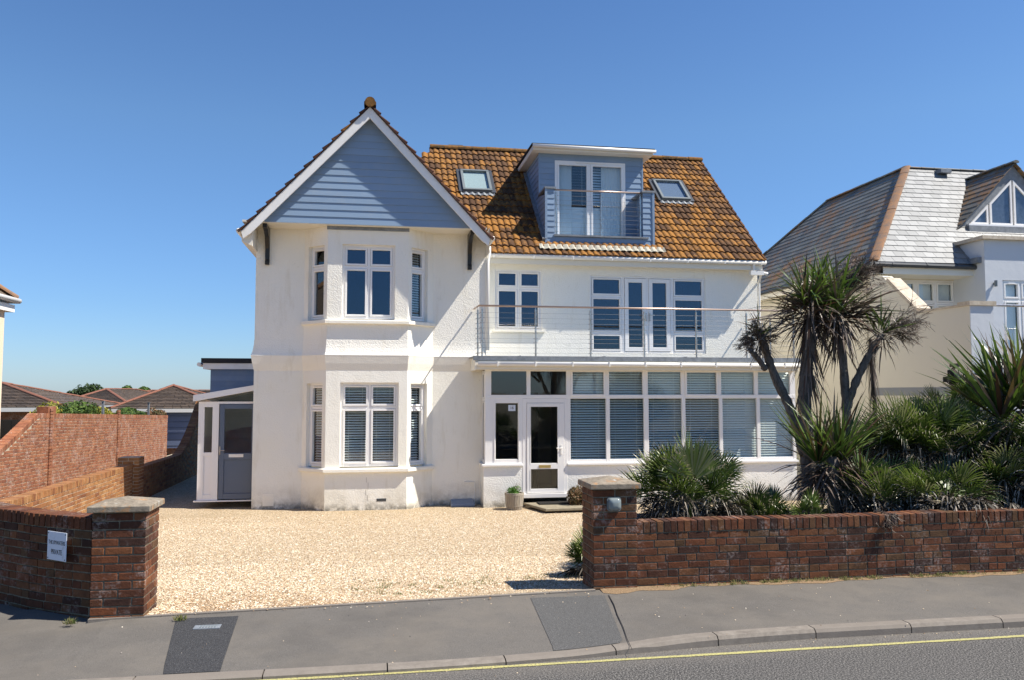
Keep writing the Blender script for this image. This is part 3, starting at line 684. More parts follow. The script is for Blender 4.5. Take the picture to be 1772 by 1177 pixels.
# two small vents at bay foot and an air brick
v = MB(); p = atY(660, 866, BY); v.box(p.x-.10, p.x+.10, BY-.004, BY+.02, p.z-.03, p.z+.03)
v.build('vent', 'dark_frame', house)
p = atY(464, 866, GY); v = MB(); v.box(p.x-.115, p.x+.115, GY-.012, GY+.02, p.z-.13, p.z+.13, .5)
for i in range(8): v.box(p.x-.09, p.x+.09, GY-.018, GY-.011, p.z-.10+i*.026, p.z-.09+i*.026, .5)
v.build('air_brick', 'render', house)
v = MB(); pts = [atY(x, y, BY) for x, y in ((634, 827), (637, 836), (633, 848), (636, 858), (634, 868))]
for a, b in zip(pts, pts[1:]): v.hexa([(a.x-.002, BY-.003, b.z), (a.x+.003, BY-.003, b.z), (a.x+.003, BY, b.z), (a.x-.002, BY, b.z), (a.x-.002, BY-.003, a.z), (a.x+.003, BY-.003, a.z), (a.x+.003, BY, a.z), (a.x-.002, BY, a.z)], .5)
M['crack'] = mat('wall_crack', (.30, .27, .21), .9); v.build('crack', 'crack', house)
# conduit on wall
v = MB(); a = atY(803, 835, GY); b = atY(821, 835, GY); c = atY(821, 876, GY); v.tube([(a.x, GY-.02, a.z), (b.x, GY-.02, b.z), (c.x, GY-.02, c.z)], .013, 6); v.build('conduit', 'trim', house)
# ---- gable: cladding, soffit, bargeboards, brackets
ax_, az_ = atY(640.5, 184, 17.78).x, atY(640.5, 184, 17.78).z
fl = atY(421, 405, 17.78); frt = atY(858, 411, 17.78)
GX = ax_; GS = 1.065                                           # slope of gable (rise / run)
zfoot = 5.36; half = (az_-zfoot)/GS
zc0 = atY(640, 389, CY).z; zcA = az_-.14
ct = lambda z: (GX-(zcA-z)/GS, GX+(zcA-z)/GS)
boards(FY(CY), ct, zc0, zcA, .152).build('gable_cladding', 'clad', house)
sf = MB(); sf.box(GX-2.62, GX+2.56, CY-.01, GY+.05, zc0-.012, zc0+.03, .5); sf.build('soffit', 'cream_trim', house)
ld_ = MB(); ld_.box(ul-.02, ur+.02, BY-.03, BY+.02, zc0-.085, zc0-.013, .5); ld_.build('flashing', 'lead', house)
bw = .25                                                     # vertical depth of barge board
for sg in (-1, 1):
    f = MB(); h = half
    poly = [(GX, az_), (GX+sg*h, az_-h*GS), (GX+sg*(h-.045), az_-h*GS-bw*.62), (GX+sg*(h-.20), az_-(h-.20)*GS-bw), (GX, az_-bw)]
    f.prism([(x, 17.775, z) for x, z in poly], (0, .04, 0), .5); f.build('bargeboard', 'trim', house, bevel=.004)
    # sloping soffit behind the barge
    f = MB(); poly = [(GX, az_-.03), (GX+sg*(h-.02), az_-.03-(h-.02)*GS), (GX+sg*(h-.02), az_-.06-(h-.02)*GS), (GX, az_-.06)]
    f.prism([(x, 17.816, z) for x, z in poly], (0, .30, 0), .5); f.build('verge_soffit', 'cream_trim', house)
    # box end under the eaves: the roof plane seen from beneath runs back along the side wall
    f = MB(); xo = GX+sg*half; xi = gl if sg < 0 else gr+.10
    f.prism([(xo, 17.90, az_-half*GS-.03), (xo, 17.90, az_-half*GS-.19), (xi-sg*.02, 17.90, az_-half*GS-.30+.02), (xi-sg*.02, 17.90, zc0+.02)], (0, (27 if sg < 0 else 20.2)-17.9, 0), .5); f.build('eaves_box', 'cream_trim', house)
    # gutter end
    f = MB(); f.tube([(xo+sg*.05, 17.80, az_-half*GS+.015), (xo+sg*.05, 20.0 if sg > 0 else 26.8, az_-half*GS+.015)], .055, 8); f.build('gutter', 'gutter', house, smooth=True)
    # black timber bracket: vertical post curved out to carry the soffit
    bxp = atY(461 if sg < 0 else 815, 400, GY-.3).x
    f = MB(); z1 = zc0-.02; z0 = z1-.80
    f.prism([(bxp-.045, GY-.005, z0), (bxp-.045, GY-.10, z0), (bxp-.045, GY-.11, z0+.09), (bxp-.045, GY-.085, z0+.11), (bxp-.045, GY-.10, z1-.45), (bxp-.045, GY-.20, z1-.22), (bxp-.045, GY-.42, z1-.10), (bxp-.045, GY-.60, z1-.08), (bxp-.045, GY-.60, z1), (bxp-.045, GY-.005, z1)], (.09, 0, 0), .5)
    f.build('bracket', 'black', house, bevel=.006)
# main roof plane data
E0 = Vector((9.99, 20.05, 5.46)); RG = Vector((9.99, 24.26, 9.26)); SL = (RG-E0); SLl = SL.length; SU = SL.normalized()
NR = Vector((1, 0, 0)).cross(SU).normalized()
def on_roof(px, py):
    d = ray(px, py); t = (E0-EYE).dot(NR)/d.dot(NR); return EYE+d*t
def roof_y(z): return E0.y+(z-E0.z)*(RG.y-E0.y)/(RG.z-E0.z)
# gable wing roof: tile courses on both slopes from the verge back to the main roof
gsl = Vector((1, 0, GS)).normalized(); rt_top = az_+.035
for sg in (-1, 1):
    h = half+.05; Ls = math.hypot(h, h*GS); O = Vector((GX+sg*h, 17.74, rt_top-h*GS)); rows = 14
    def span(s, sg=sg):
        z = O.z+s*gsl.z; yb = min(27.0, roof_y(z)+.25) if (sg > 0 or z > 6.2) else 27.0
        return [(0, yb-17.74)] if sg > 0 else [(-(yb-17.74), 0)]
    Uv = Vector((0, 1, 0)) if sg > 0 else Vector((0, -1, 0)); Sv = Vector((-sg, 0, GS))
    tile_courses(O, Uv, Sv, Ls, rows, span, roll=.163, amp=.016, lift=.055, thick=.05).build('roof', 'tiles_g', house)['label'] = 'brown tiled slope of the gabled wing'
rr = ridge_run((GX, 17.70, az_+.05), (GX, roof_y(az_)+.3, az_+.05), .125, .40, flat=.9); rr.build('ridge_tiles', 'ridge', house)
fn = MB(); c0 = Vector((GX, 17.69, az_+.085)); fn.tube([c0, c0+Vector((0, .05, 0))], .108, 14); fn.build('ridge_end', 'ridge', house)
# ---- upper main wall
hw1 = (atY(857, 465, UY).x, atY(938, 571, UY).x, atY(938, 571, UY).z, atY(857, 465, UY).z)
hfd = (atY(1021, 477, UY).x, atY(1222, 612, UY).x, atY(1222, 613, UY).z, atY(1021, 476, UY).z)
mw = MB(); wall(mw, FY(UY), gr+.10, 9.96, 2.7, 5.46, [hw1, hfd], .09); wall(mw, Basis((9.96, UY), (0, 1)), 0, 8, -.7, 5.46, [])
mw.add([(9.96, UY, 5.46), (9.96, RG.y*2-UY, 5.46), (9.96, RG.y, 9.2)], [(0, 1, 2)], .5)
mw.build('wall', 'roughcast', house)['label'] = 'cream white roughcast wall behind the balcony'
window(house, FY(UY), *hw1, [.5], [.70], inset=-.03, fr=.05, label='four light casement window over the balcony')
sl = MB(); sl.box(hw1[0]-.05, hw1[1]+.07, UY-.07, UY, hw1[2]-.05, hw1[2], .5); sl.build('sill', 'render', house)
# french doors with side lights
fw0, fw1 = atY(1078, 500, UY).x, atY(1163, 500, UY).x
window(house, FY(UY), hfd[0], fw0, hfd[2], hfd[3], [], [.26, .745], inset=-.03, fr=.045, sash=.04, label='left side light of the french doors')
window(house, FY(UY), fw1, hfd[1], hfd[2], hfd[3], [], [.26, .745], inset=-.03, fr=.045, sash=.04, label='right side light of the french doors')
fd = window(house, FY(UY), fw0, fw1, hfd[2], hfd[3], [.5], [], inset=-.025, fr=.04, sash=.105, name='french_doors', vents=False)
for sx in (-.05, .05):
    h_ = MB(); xm = (fw0+fw1)/2; z = hfd[2]+.95; h_.box(xm+sx-.012, xm+sx+.012, UY+.0, UY-.022, z-.10, z+.10, .5); h_.box(xm+sx-.01, xm+sx+(.12 if sx > 0 else -.12), UY-.045, UY-.03, z+.04, z+.06, .5); h_.build('handle', 'steel', fd)
# ---- main roof
def span_m(s):
    t = s/SLl; L0 = -2.3+4.2*t*.95
    y = E0.y+s*SU.y
    if 20.46 < y < 23.2: return [(L0-E0.x, 4.30-E0.x), (7.14-E0.x, .04)]
    return [(L0-E0.x, .04)]
tile_courses(E0+Vector((0, -.03, -.03)), (1, 0, 0), SU, SLl, 17, span_m, roll=.163, amp=.020, lift=.04, thick=.028).build('roof', 'tiles', house)['label'] = 'orange lichened main tiled slope'
ub = MB()
for xa_, xb_, za_, zb_ in ((-2.3, 4.3, 5.40, 9.18), (7.14, 10.0, 5.40, 9.18), (4.3, 7.14, 5.40, 5.74), (4.3, 7.14, 8.2, 9.18)):
    ya_, yb_ = roof_y(za_)+.05, roof_y(zb_)+.05; ub.add([(xa_, ya_, za_), (xb_, ya_, za_), (xb_, yb_, zb_), (1.7 if xa_ < 0 else xa_, yb_, zb_)], [(0, 1, 2, 3)], .5)
ub.box(4.3, 7.14, 21.5, 23.2, 5.9, 6.0, .5); ub.add([(10.0, RG.y, 9.18), (1.7, RG.y, 9.18), (-2.3, 28.4, 5.4), (10, 28.4, 5.4)], [(0, 1, 2, 3)], .5)
ub.add([(-2.3, 20.05, 5.40), (1.7, RG.y, 9.18), (-2.3, 28.4, 5.4)], [(0, 1, 2)], .5); ub.build('roof_deck', 'tiles_g', house)
ridge_run((1.6, RG.y, RG.z-.01), (10.03, RG.y, RG.z-.01), .12, .42, flat=.8).build('ridge_tiles', 'ridge', house)
v = MB()
for i in range(17):                                         # cement verge along the right edge
    a = E0+SU*(SLl*i/17); b = E0+SU*(SLl*(i+1)/17)
    v.hexa([a+NR*-.05+Vector((.0, 0, 0)), a+NR*-.05+Vector((.055, 0, 0)), b+NR*-.06+Vector((.055, 0, 0)), b+NR*-.06, a+NR*.035, a+NR*.035+Vector((.055, 0, 0)), b+NR*.01+Vector((.055, 0, 0)), b+NR*.01])
v.build('verge', 'tiles_g', house)
v = MB(); p = atY(788, 256, 24.5); v.box(p.x-.22, p.x+.22, 24.4, 24.7, 9.2, 9.42, .5); v.build('flue', 'lead', house)
# eaves: fascia, gutter, downpipes
f = MB(); f.box(2.66, 9.98, 20.13, 20.155, 5.20, 5.40, .5); f.box(2.66, 9.98, 20.156, UY+.02, 5.235, 5.25, .5); f.build('fascia', 'cream_trim', house)
f = MB(); f.tube([(2.62, 20.06, 5.385), (10.04, 20.06, 5.385)], .058, 10)
f.build('gutter', 'gutter', house, smooth=True)
for i in range(8): x = 2.9+i*1.0; f = MB(); f.box(x-.012, x+.012, 20.0, 20.13, 5.325, 5.39, .5); f.build('gutter_bracket', 'gutter', house)
f = MB(); f.tube([(9.72, 20.08, 5.36), (9.72, 20.10, 5.16)], .035, 8); f.box(9.62, 9.98, 20.04, 20.16, 5.06, 5.17, .5); f.tube([(9.98, 20.1, 5.12), (10.1, 20.1, 5.10)], .045, 8); f.tube([(9.98, 20.2, 5.1), (10.03, 20.45, 4.9), (10.03, 20.45, -.5)], .035, 8); f.build('downpipe', 'gutter', house)
f = MB(); f.tube([(2.60, GY+.03, 5.35), (2.60, GY+.03, 5.2), (2.56, GY-.02, 5.0), (2.56, GY-.02, 2.95)], .04, 8); f.build('downpipe', 'gutter', house, smooth=True)
# ---- skylights
def skylight(px, label, blind):
    P = [on_roof(*q) for q in px]; u0 = (P[0].x+P[3].x)/2; u1 = (P[1].x+P[2].x)/2; s0 = (P[3]-E0).dot(SU); s1 = (P[0]-E0).dot(SU)
    def B(u, s, n): return Vector((u, E0.y, E0.z))+SU*s+NR*n
    def bb(mb, a, b, c, d, n0, n1): mb.hexa([B(a, c, n0), B(b, c, n0), B(b, d, n0), B(a, d, n0), B(a, c, n1), B(b, c, n1), B(b, d, n1), B(a, d, n1)], .5)
    f = MB(); t = .075
    bb(f, u0, u1, s0, s0+t, 0, .13); bb(f, u0, u1, s1-t*.8, s1, 0, .14); bb(f, u0, u0+t, s0+t, s1-t*.8, 0, .13); bb(f, u1-t, u1, s0+t, s1-t*.8, 0, .13)
    sk_ = f.build('skylight', 'mid_frame', house, bevel=.008); sk_['label'] = label
    g_ = MB(); bb(g_, u0+t, u1-t, s0+t, s1-t*.8, .095, .10); g_.build('pane', 'glass', sk_)
    g_ = MB(); bb(g_, u0+t, u1-t, s0+t, s1-t*.8, .045, .055); g_.build('blind', 'sky_blind' if blind else 'sky_dark', sk_)
    k = MB(); bb(k, u0-.10, u0, s0-.04, s1+.10, .03, .075); bb(k, u1, u1+.10, s0-.04, s1+.10, .03, .075); bb(k, u0, u1, s1, s1+.1, .03, .09); bb(k, u0, u1, s0-.045, s0, 0, .075); k.build('surround', 'dark_frame', sk_)
    k = MB(); q = 24; vs = []
    for i in range(q+1):
        u = u0-.06+(u1-u0+.12)*i/q; h = .045+.018*math.cos(2*math.pi*u/.163); vs += [B(u, s0-.16, h), B(u, s0-.04, h+.01)]
    k.add(vs, [(2*i, 2*i+2, 2*i+3, 2*i+1) for i in range(q)], .5); k.build('apron', 'lead', sk_)
skylight([(797, 299), (843, 299), (852, 333), (799, 333)], 'skylight left of the dormer, with a white blind', True)
skylight([(1129, 316), (1176, 317), (1192, 347), (1143, 348)], 'skylight right of the dormer', False)
# ---- dormer
dx0, dx1 = 4.30, 7.14; dF = 20.46; dW = 21.32; zt = 7.20; ztop = atY(1000, 268, dW).z+.03
dorm = boards(FY(dW), lambda z: (dx0, 4.72) if z < 8.279 else (dx0, dx1), 6.0, ztop, .152)
dorm.box(4.70, 6.70, dW-.012, dW+.02, 8.195, 8.29, .5)
x = boards(FY(dW), lambda z: (6.66, dx1) if z < 8.279 else (0, .0), 6.0, ztop, .152); dorm.add(x.v, x.f); dorm.t[-len(x.f):] = x.t
# left and right cheeks (from balcony front back to the roof slope)
for xx, sg in ((dx0, -1), (dx1, 1)):
    B_ = Basis((xx, 0), (0, 1)) if sg > 0 else Basis((xx, 0), (0, -1))
    def shp(z, sg=sg):
        ya = dF if z < zt-.01 else dW; yb = max(ya+.01, roof_y(z)+.1); return (ya, yb) if sg > 0 else (-yb, -ya)
    x = boards(B_, shp, 5.75, zt, .145); dorm.add(x.v, x.f); dorm.t[-len(x.f):] = x.t
    x = boards(B_, shp, zt, ztop, .15); dorm.add(x.v, x.f); dorm.t[-len(x.f):] = x.t
# piers, apron and inner faces of balcony cheeks
for a, b in ((dx0, 4.52), (6.86, dx1)):
    x = boards(FY(dF), lambda z: (a, b), 5.80, zt, .145); dorm.add(x.v, x.f); dorm.t[-len(x.f):] = x.t
x = boards(FY(dF), lambda z: (4.52, 6.86), 5.70, 5.98, .16, 0.0); dorm.add(x.v, x.f); dorm.t[-len(x.f):] = x.t
x = boards(Basis((6.98, 0), (0, -1)), lambda z: (-dW, -dF-.02), 6.0, zt, .145); dorm.add(x.v, x.f); dorm.t[-len(x.f):] = x.t
dorm.add([(4.50, dF+.02, 6.0), (4.50, dW, 6.0), (4.50, dW, zt), (4.50, dF+.02, zt)], [(0, 1, 2, 3)], .5); dorm.box(4.34, 7.1, dF+.03, dW, 5.95, 6.0, .5)
D = dorm.build('dormer', 'clad', house)
for sx in (dx0, dx1):
    t_ = MB(); t_.box(sx-.03, sx+.03, dF-.03, dF+.03, 5.75, zt-.0, .5); t_.build('corner_trim', 'clad', D); t_ = MB(); t_.box(sx-.02, sx+.02, dW-.022, dW+.02, zt+.06, ztop, .5); t_.build('corner_trim', 'clad', D)
t_ = MB(); t_.box(dx0-.04, 4.55, dF-.045, dW, zt, zt+.05, .5); t_.build('coping', 'lead', D); t_ = MB(); t_.box(6.83, dx1+.04, dF-.045, dW, zt, zt+.05, .5); t_.build('coping', 'lead', D)
t_ = MB(); t_.box(4.50, 7.0, dF-.05, dF+.05, 5.985, 6.03, .5); t_.build('ledge', 'lead', D)
t_ = MB(); vs = []; q = 60
for i in range(q+1):
    xx = dx0-.22+(dx1-dx0+.44)*i/q; h = .018*math.cos(2*math.pi*(xx-E0.x)/.163)
    for s_ in (.02, .30): p = Vector((xx, E0.y, E0.z))+SU*s_; vs.append((Vector((xx, E0.y, E0.z))+SU*(.14+s_*.75)+NR*(h+.058)))
t_.add(vs, [(2*i, 2*i+2, 2*i+3, 2*i+1) for i in range(q)], .5); t_.build('flashing', 'lead_pale', D)
t_ = MB(); a = Vector((dx0-.10, roof_y(5.85), 5.85)); b = Vector((dx0-.10, roof_y(8.25), 8.25)); t_.hexa([a+NR*.0, a+NR*0+Vector((.11, 0, 0)), b+Vector((.11, 0, 0)), b, a+NR*.09, a+NR*.09+Vector((.11, 0, 0)), b+NR*.09+Vector((.11, 0, 0)), b+NR*.09], .5); t_.build('side_flashing', 'lead', D)
# dormer flat roof
ex0, ex1 = dx0-.22, dx1+.22; yf = dW-.30; zr = ztop
t_ = MB(); t_.box(ex0, ex1, yf, roof_y(zr)+.6, zr-.02, zr+.115, .5); t_.build('dormer_fascia', 'cream_trim', D, bevel=.01)
t_ = MB(); t_.hexa([(ex0-.04, yf-.04, zr+.117), (ex1+.03, yf-.04, zr+.117), (ex1+.03, 24.0, zr+.16), (ex0-.04, 24.0, zr+.16), (ex0-.04, yf-.04, zr+.145), (ex1+.03, yf-.04, zr+.145), (ex1+.03, 24.0, zr+.19), (ex0-.04, 24.0, zr+.19)], .5); t_.build('dormer_roof', 'felt', D)
t_ = MB(); t_.tube([(ex0-.02, yf-.05, zr+.075), (ex1+.05, yf-.05, zr+.065)], .045, 10); t_.build('gutter', 'gutter', D, smooth=True)
# dormer patio door
pd = window(house, FY(dW), 4.72, 6.66, 6.03, 8.19, [.49], [], inset=.02, fr=.065, sash=.055, glass='glass', name='patio_door', vents=False, label='sliding patio door of the dormer')
v = MB(); v.box(5.3, 6.1, dW-.05, dW-.022, 8.145, 8.17, .5); v.build('vent', 'upvc', pd)
cu = MB()
for (a, b) in ((4.75, 5.20), (6.02, 6.60)):
    k = 14; vs = []
    for i in range(k*2+1):
        u = a+(b-a)*i/(k*2); vs += [(u, dW+.14+(.012 if i % 2 else -.012), 6.05), (u, dW+.14+(.02 if i % 2 else -.02), 8.1)]
    cu.add(vs, [(2*i, 2*i+2, 2*i+3, 2*i+1) for i in range(k*2)], .5)
cu.build('curtain', 'blind_white', pd)
b_ = slats(FY(dW), 5.12, 5.6, 7.05, 8.1, -.2, .075, .3, .06); x = slats(FY(dW), 5.75, 6.2, 7.05, 8.1, -.2, .075, .9, .07); b_.add(x.v, x.f); b_.build('blind', 'blind_white', pd)
v = MB(); v.box(4.75, 6.6, dW+.24, dW+.27, 6.05, 7.0, .5); v.build('lower_blind', 'blind_white', pd)
# ---- railings
def railing(name, label, pts, z0, z1, ncab, posts, hr=.022, extra_posts=()):
    hand = MB(); hand.tube([(x, y, z1) for x, y in pts], hr, 10); R_ = hand.build(name, 'bronze', house, smooth=True); R_['label'] = label
    for (x, y) in posts:
        p = MB(); p.tube([(x, y, z0), (x, y, z1-.07)], .020, 10); p.tube([(x, y, z1-.07), (x, y, z1-.015)], .007, 6)
        p.tube([(x, y, z0), (x, y, z0+.012)], .045, 10); p.build('post', 'steel', R_, smooth=False)
    c = MB()
    for i in range(ncab):
        z = z0+.09+(z1-z0-.24)*i/(ncab-1)
        for (a, b) in zip(pts, pts[1:]): c.tube([(a[0], a[1], z), (b[0], b[1], z)], .003 if a[0] == b[0] else .0022, 5)
        for (x, y) in posts: c.tube([(x-.05, y, z), (x+.05, y, z)], .0055, 5)
    c.build('cable', 'cable', R_); return R_
BF = 17.93; zdeck = 2.79; zrl = atY(1000, 531, BF).z
xr0 = atY(829, 530, BF).x; xr1 = atY(1374, 536, BF).x
ps = [(atY(x, 600, BF).x, BF) for x in (834, 927, 1022, 1115, 1205, 1292)]
railing('railing', 'long stainless balcony railing with cables', [(xr0-.02, GY-.02), (xr0, BF), (xr1, BF), (xr1, UY-.05)], zdeck-.02, zrl, 9, ps+[(xr0, BF+.22), (xr1-.03, BF), (xr1, BF+1.2), (9.99+.05, UY-.08)])
railing('railing', 'short stainless dormer railing', [(4.52, dF+.03), (6.86, dF+.03)], 6.03, zt-.01, 9, [(4.57, dF+.03), (5.75, dF+.03), (6.80, dF+.03)])
# ---- balcony deck, fascia, gutter
bx0, bx1 = atY(820, 640, 17.9).x, atY(1381, 640, 17.9).x
d_ = MB(); d_.box(bx0+.02, bx1, 17.86, UY+.02, 2.66, zdeck-.04, .5); deck = d_.build('balcony', 'cream_trim', house)
d_ = MB(); d_.box(bx0-.02, bx1+.03, 17.84, UY, zdeck-.038, zdeck-.005, .5)
for i in range(4): d_.box(bx0+1.9*i+1.0, bx0+1.9*i+1.03, 17.832, UY-.02, zdeck-.004, zdeck+.012, .5)
d_.box(bx0-.025, bx1+.035, 17.825, 17.838, zdeck-.10, zdeck+.0, .5); d_.build('lead_edge', 'lead', deck)
d_ = MB(); d_.box(bx0+.02, bx1-.02, 17.835, 17.858, 2.50, 2.66, .5); d_.box(bx0+.02, bx0+.05, 17.86, GY, 2.48, 2.66, .5); d_.box(bx0+.05, bx1-.02, 17.86, PY, 2.49, 2.52, .5); d_.build('fascia', 'cream_trim', deck)
d_ = MB(); d_.tube([(bx0+.08, 17.78, 2.615), (bx1-.02, 17.78, 2.615)], .052, 10); d_.build('gutter', 'gutter', deck, smooth=True)
for i in range(9): xx = bx0+.5+i*.83; d_ = MB(); d_.box(xx-.012, xx+.012, 17.72, 17.835, 2.56, 2.672, .5); d_.build('gutter_bracket', 'gutter', deck)
# ---- porch: dwarf walls, glazing, door
def c6(x, y): return atY(810+x/3.003, 620+y/3.003, PY)
PB = FY(PY)
zt0 = 1.80; zsill = .44; zhead = 2.50; ztr = c6(700, 201).z
X6 = lambda x: c6(x, 400).x
xa = X6(88); xd0, xd1 = X6(283), X6(515); xend = X6(1705)
pw = MB(); wall(pw, PB, xa-.03, xd0, -.75, zsill-.05, []); wall(pw, PB, xd1, xend, -.75, zsill-.05, []); wall(pw, Basis((xa-.03, GY), (0, -1)), 0, GY-PY, -.75, zsill-.05, [])
wall(pw, Basis((xend, PY), (0, 1)), 0, 8, -.75, 2.6, []); wall(pw, Basis((xd0, PY), (0, 1)), 0, .12, -.75, zsill-.05, []); wall(pw, Basis((xd1, PY+.12), (0, -1)), 0, .12, -.75, zsill-.05, [])
pw.build('porch_wall', 'render_porch', house)
ps_ = MB(); ps_.box(xa-.07, xd0+.0, PY-.05, PY+.1, zsill-.05, zsill, .5); ps_.box(xd1, xend+.03, PY-.05, PY+.1, zsill-.05, zsill, .5); ps_.box(xa-.07, xa-.0, PY+.1, GY, zsill-.05, zsill, .5); ps_.build('sill', 'upvc', house, bevel=.006)
gz_ = MB(); fy0, fy1 = PY, PY+.07
def bar(a, b, z0, z1, y0=fy0, y1=fy1, t=.5): gz_.box(a, b, y0, y1, z0, z1, t)
topx = [(120, 305), (325, 512), (542, 708), (735, 910), (937, 1110), (1138, 1296), (1320, 1492), (1512, 1678)]
botx = [(533, 718), (738, 915), (940, 1113), (1132, 1308), (1325, 1503), (1520, 1690)]
zT0, zT1 = c6(700, 193).z, c6(700, 72).z; zB0, zB1 = zsill+.07, c6(700, 212).z
panes = []
# verticals top
tp = [(X6(a), X6(b)) for a, b in topx]; bt = [(X6(a), X6(b)) for a, b in botx]
ed = [xa]+[q for p in tp for q in p]+[xend]
for i in range(0, len(ed), 2): bar(ed[i], ed[i+1], zT0-.0, zhead+.02)
bar(xa, xend, zB1, zT0, fy0-.004, fy1)
bar(xa+.1, xend-.05, zT1, zhead+.02, fy0+.003, fy1)
panes += [(a, b, zT0, zT1) for a, b in tp]
eb = [X6(512)]+[q for p in bt for q in p]+[xend]
for i in range(0, len(eb), 2): bar(eb[i], eb[i+1], zsill, zB1)
bar(eb[0]+.02, xend-.02, zsill, zB0, fy0+.003, fy1); panes += [(a, b, zB0, zB1) for a, b in bt]
# opening top lights
for k in (2, 5):
    a, b = tp[k]; s_ = .035; bar(a-s_, b+s_, zT0-.03, zT0+.012, fy0-.02, fy0-.0045); bar(a-s_, b+s_, zT1-.012, zT1+.03, fy0-.02, fy0-.0045); bar(a-s_, a+.01, zT0+.013, zT1-.013, fy0-.02, fy0-.0045); bar(b-.01, b+s_, zT0+.013, zT1-.013, fy0-.02, fy0-.0045)
# sidelight
s0, s1 = X6(143), X6(260); bar(xa, s0, zsill, zB1); bar(s1, X6(285), zsill, zB1); bar(s0, s1, zsill, zsill+.10); bar(s0, s1, zB1-.10, zB1); bar(s0-.035, s0-.006, zsill+.07, zB1-.07, fy0-.012, fy0-.0); bar(s1+.006, s1+.035, zsill+.07, zB1-.07, fy0-.012, fy0)
panes.append((s0, s1, zsill+.10, zB1-.10))
gl_ = gz_.build('porch_glazing', 'upvc', house, bevel=.004)
for a, b, c, e in panes: MB().box(a-.01, b+.01, PY+.03, PY+.04, c-.01, e+.01, .5).build('pane', 'glass', gl_)
# dark spacer seals
# left return window
lr = MB(); RBs = Basis((xa-.001, GY), (0, -1)); 
window(house, RBs, .02, GY-PY-.03, zsill, 2.48, [], [.69], inset=0.0, fr=.05, sash=.03, glass='glass', inter=False, vents=False, label='narrow return window of the porch')
# blinds
bl_ = MB()
for k, (a, b, c, e) in enumerate(panes[2:8]+panes[8:14]):
    x = slats(PB, a-.02, b+.02, c-.01, e+.02, -.13, .056, ([.9, .8, .85, .8, .95, .9] if k < 6 else [.62, .55, .62, .55, .95, .95])[k % 6], .056); bl_.add(x.v, x.f); bl_.t[-len(x.f):] = x.t
bl_.build('blind', 'blind', gl_)
# porch interior
it = MB(); it.add([(xa, PY+.1, -.28), (xend-.05, PY+.1, -.28), (xend-.05, UY+.4, -.28), (xa, UY+.4, -.28)], [(0, 1, 2, 3)], .5)
it.add([(xa, UY+.3, -.3), (xend-.05, UY+.3, -.3), (xend-.05, UY+.3, 2.6), (xa, UY+.3, 2.6)], [(0, 1, 2, 3)], .5); it.add([(xa+.02, PY+.1, -.3), (xa+.02, UY+.4, -.3), (xa+.02, UY+.4, 2.6), (xa+.02, PY+.1, 2.6)], [(0, 1, 2, 3)], .5)
it.add([(X6(560), PY+.35, -.3), (X6(560), UY+.4, -.3), (X6(560), UY+.4, 2.6), (X6(560), PY+.35, 2.6)], [(0, 1, 2, 3)], .5)
it.add([(xa, PY+.1, 2.59), (xend-.05, PY+.1, 2.59), (xend-.05, UY+.4, 2.59), (xa, UY+.4, 2.59)], [(0, 1, 2, 3)], .5); it.build('interior', 'interior', gl_)
dk = MB(); dk.box(xa+.45, xa+1.05, PY+1.2, PY+1.25, -.28, 1.9, .5); dk.box(X6(330), X6(410), PY+1.0, PY+1.05, -.28, 2.0, .5); dk.build('inner_door', 'interior_dark', gl_)
pt = MB(); pt.box(X6(395), X6(450), PY+1.9, PY+1.95, -.2, 2.0, .5); pt.build('door_casing', 'trim', gl_)
# front door
c, e = c6(305, 236), c6(500, 702); L0, L1 = c.x, e.x; z1 = c6(400, 236).z; z0 = c6(400, 702).z
fm = MB(); fm.box(xd0+.0, L0-.005, PY-.006, PY+.08, z0-.06, zB1-.002, .5); fm.box(L1+.005, xd1, PY-.006, PY+.08, z0-.06, zB1-.002, .5); fm.box(L0-.005, L1+.005, PY-.006, PY+.08, z1+.005, zB1-.002, .5); fm.box(xd0, xd1+.02, PY-.06, PY+.1, z0-.10, z0-.012, .5)
q = .11; p0, p1 = X6(322), X6(467); zp0, zp1 = c6(400, 548).z, c6(400, 255).z; zl0, zl1 = c6(400, 681).z, c6(400, 578).z
dr = MB(); ya, yb = PY-.018, PY+.05
dr.box(L0, p0, ya, yb, z0, z1, .5); dr.box(p1, L1, ya, yb, z0, z1, .5); dr.box(p0, p1, ya, yb, zp1, z1, .5); dr.box(p0, p1, ya, yb, zl1, zp0, .5); dr.box(p0, p1, ya, yb, z0, zl0, .5)
for a, b, c, e in ((p0, p1, zp0, zp1), (p0, p1, zl0, zl1)):
    for (u, v_) in ((a, a+.015), (b-.015, b)): dr.box(u, v_, ya-.008, ya-.001, c, e, .5)
FD = dr.build('front_door', 'upvc', house, bevel=.004); fm.build('door_frame', 'upvc', FD, bevel=.004)
for a, b, c, e in ((p0, p1, zp0, zp1), (p0, p1, zl0, zl1)): MB().box(a, b, PY+.01, PY+.018, c, e, .5).build('pane', 'glass_clear', FD)
MB().box(X6(367), X6(428), ya-.012, ya-.001, c6(400, 572).z, c6(400, 557).z, .5).build('letterbox', 'brass', FD, bevel=.003)
h_ = MB(); hx = X6(483); hz = c6(480, 470).z; h_.box(hx-.017, hx+.017, ya-.012, ya-.001, hz-.13, hz+.08, .5); h_.tube([(hx, ya-.01, hz), (hx, ya-.06, hz), (hx-.12, ya-.06, hz+.005)], .011, 8); h_.build('handle', 'trim', FD)
# number plate 16
a, b = c6(210, 277), c6(247, 246); np_ = MB(); np_.box(a.x, b.x, PY+.022, PY+.028, a.z, b.z, .5); NPl = np_.build('number_plate', 'white_sign', house)
text_mesh('16', .085, 'numeral', 'ink', NPl, Vector(((a.x+b.x)/2, PY+.020, (a.z+b.z)/2)), Matrix.Rotation(R(90), 4, 'X'))
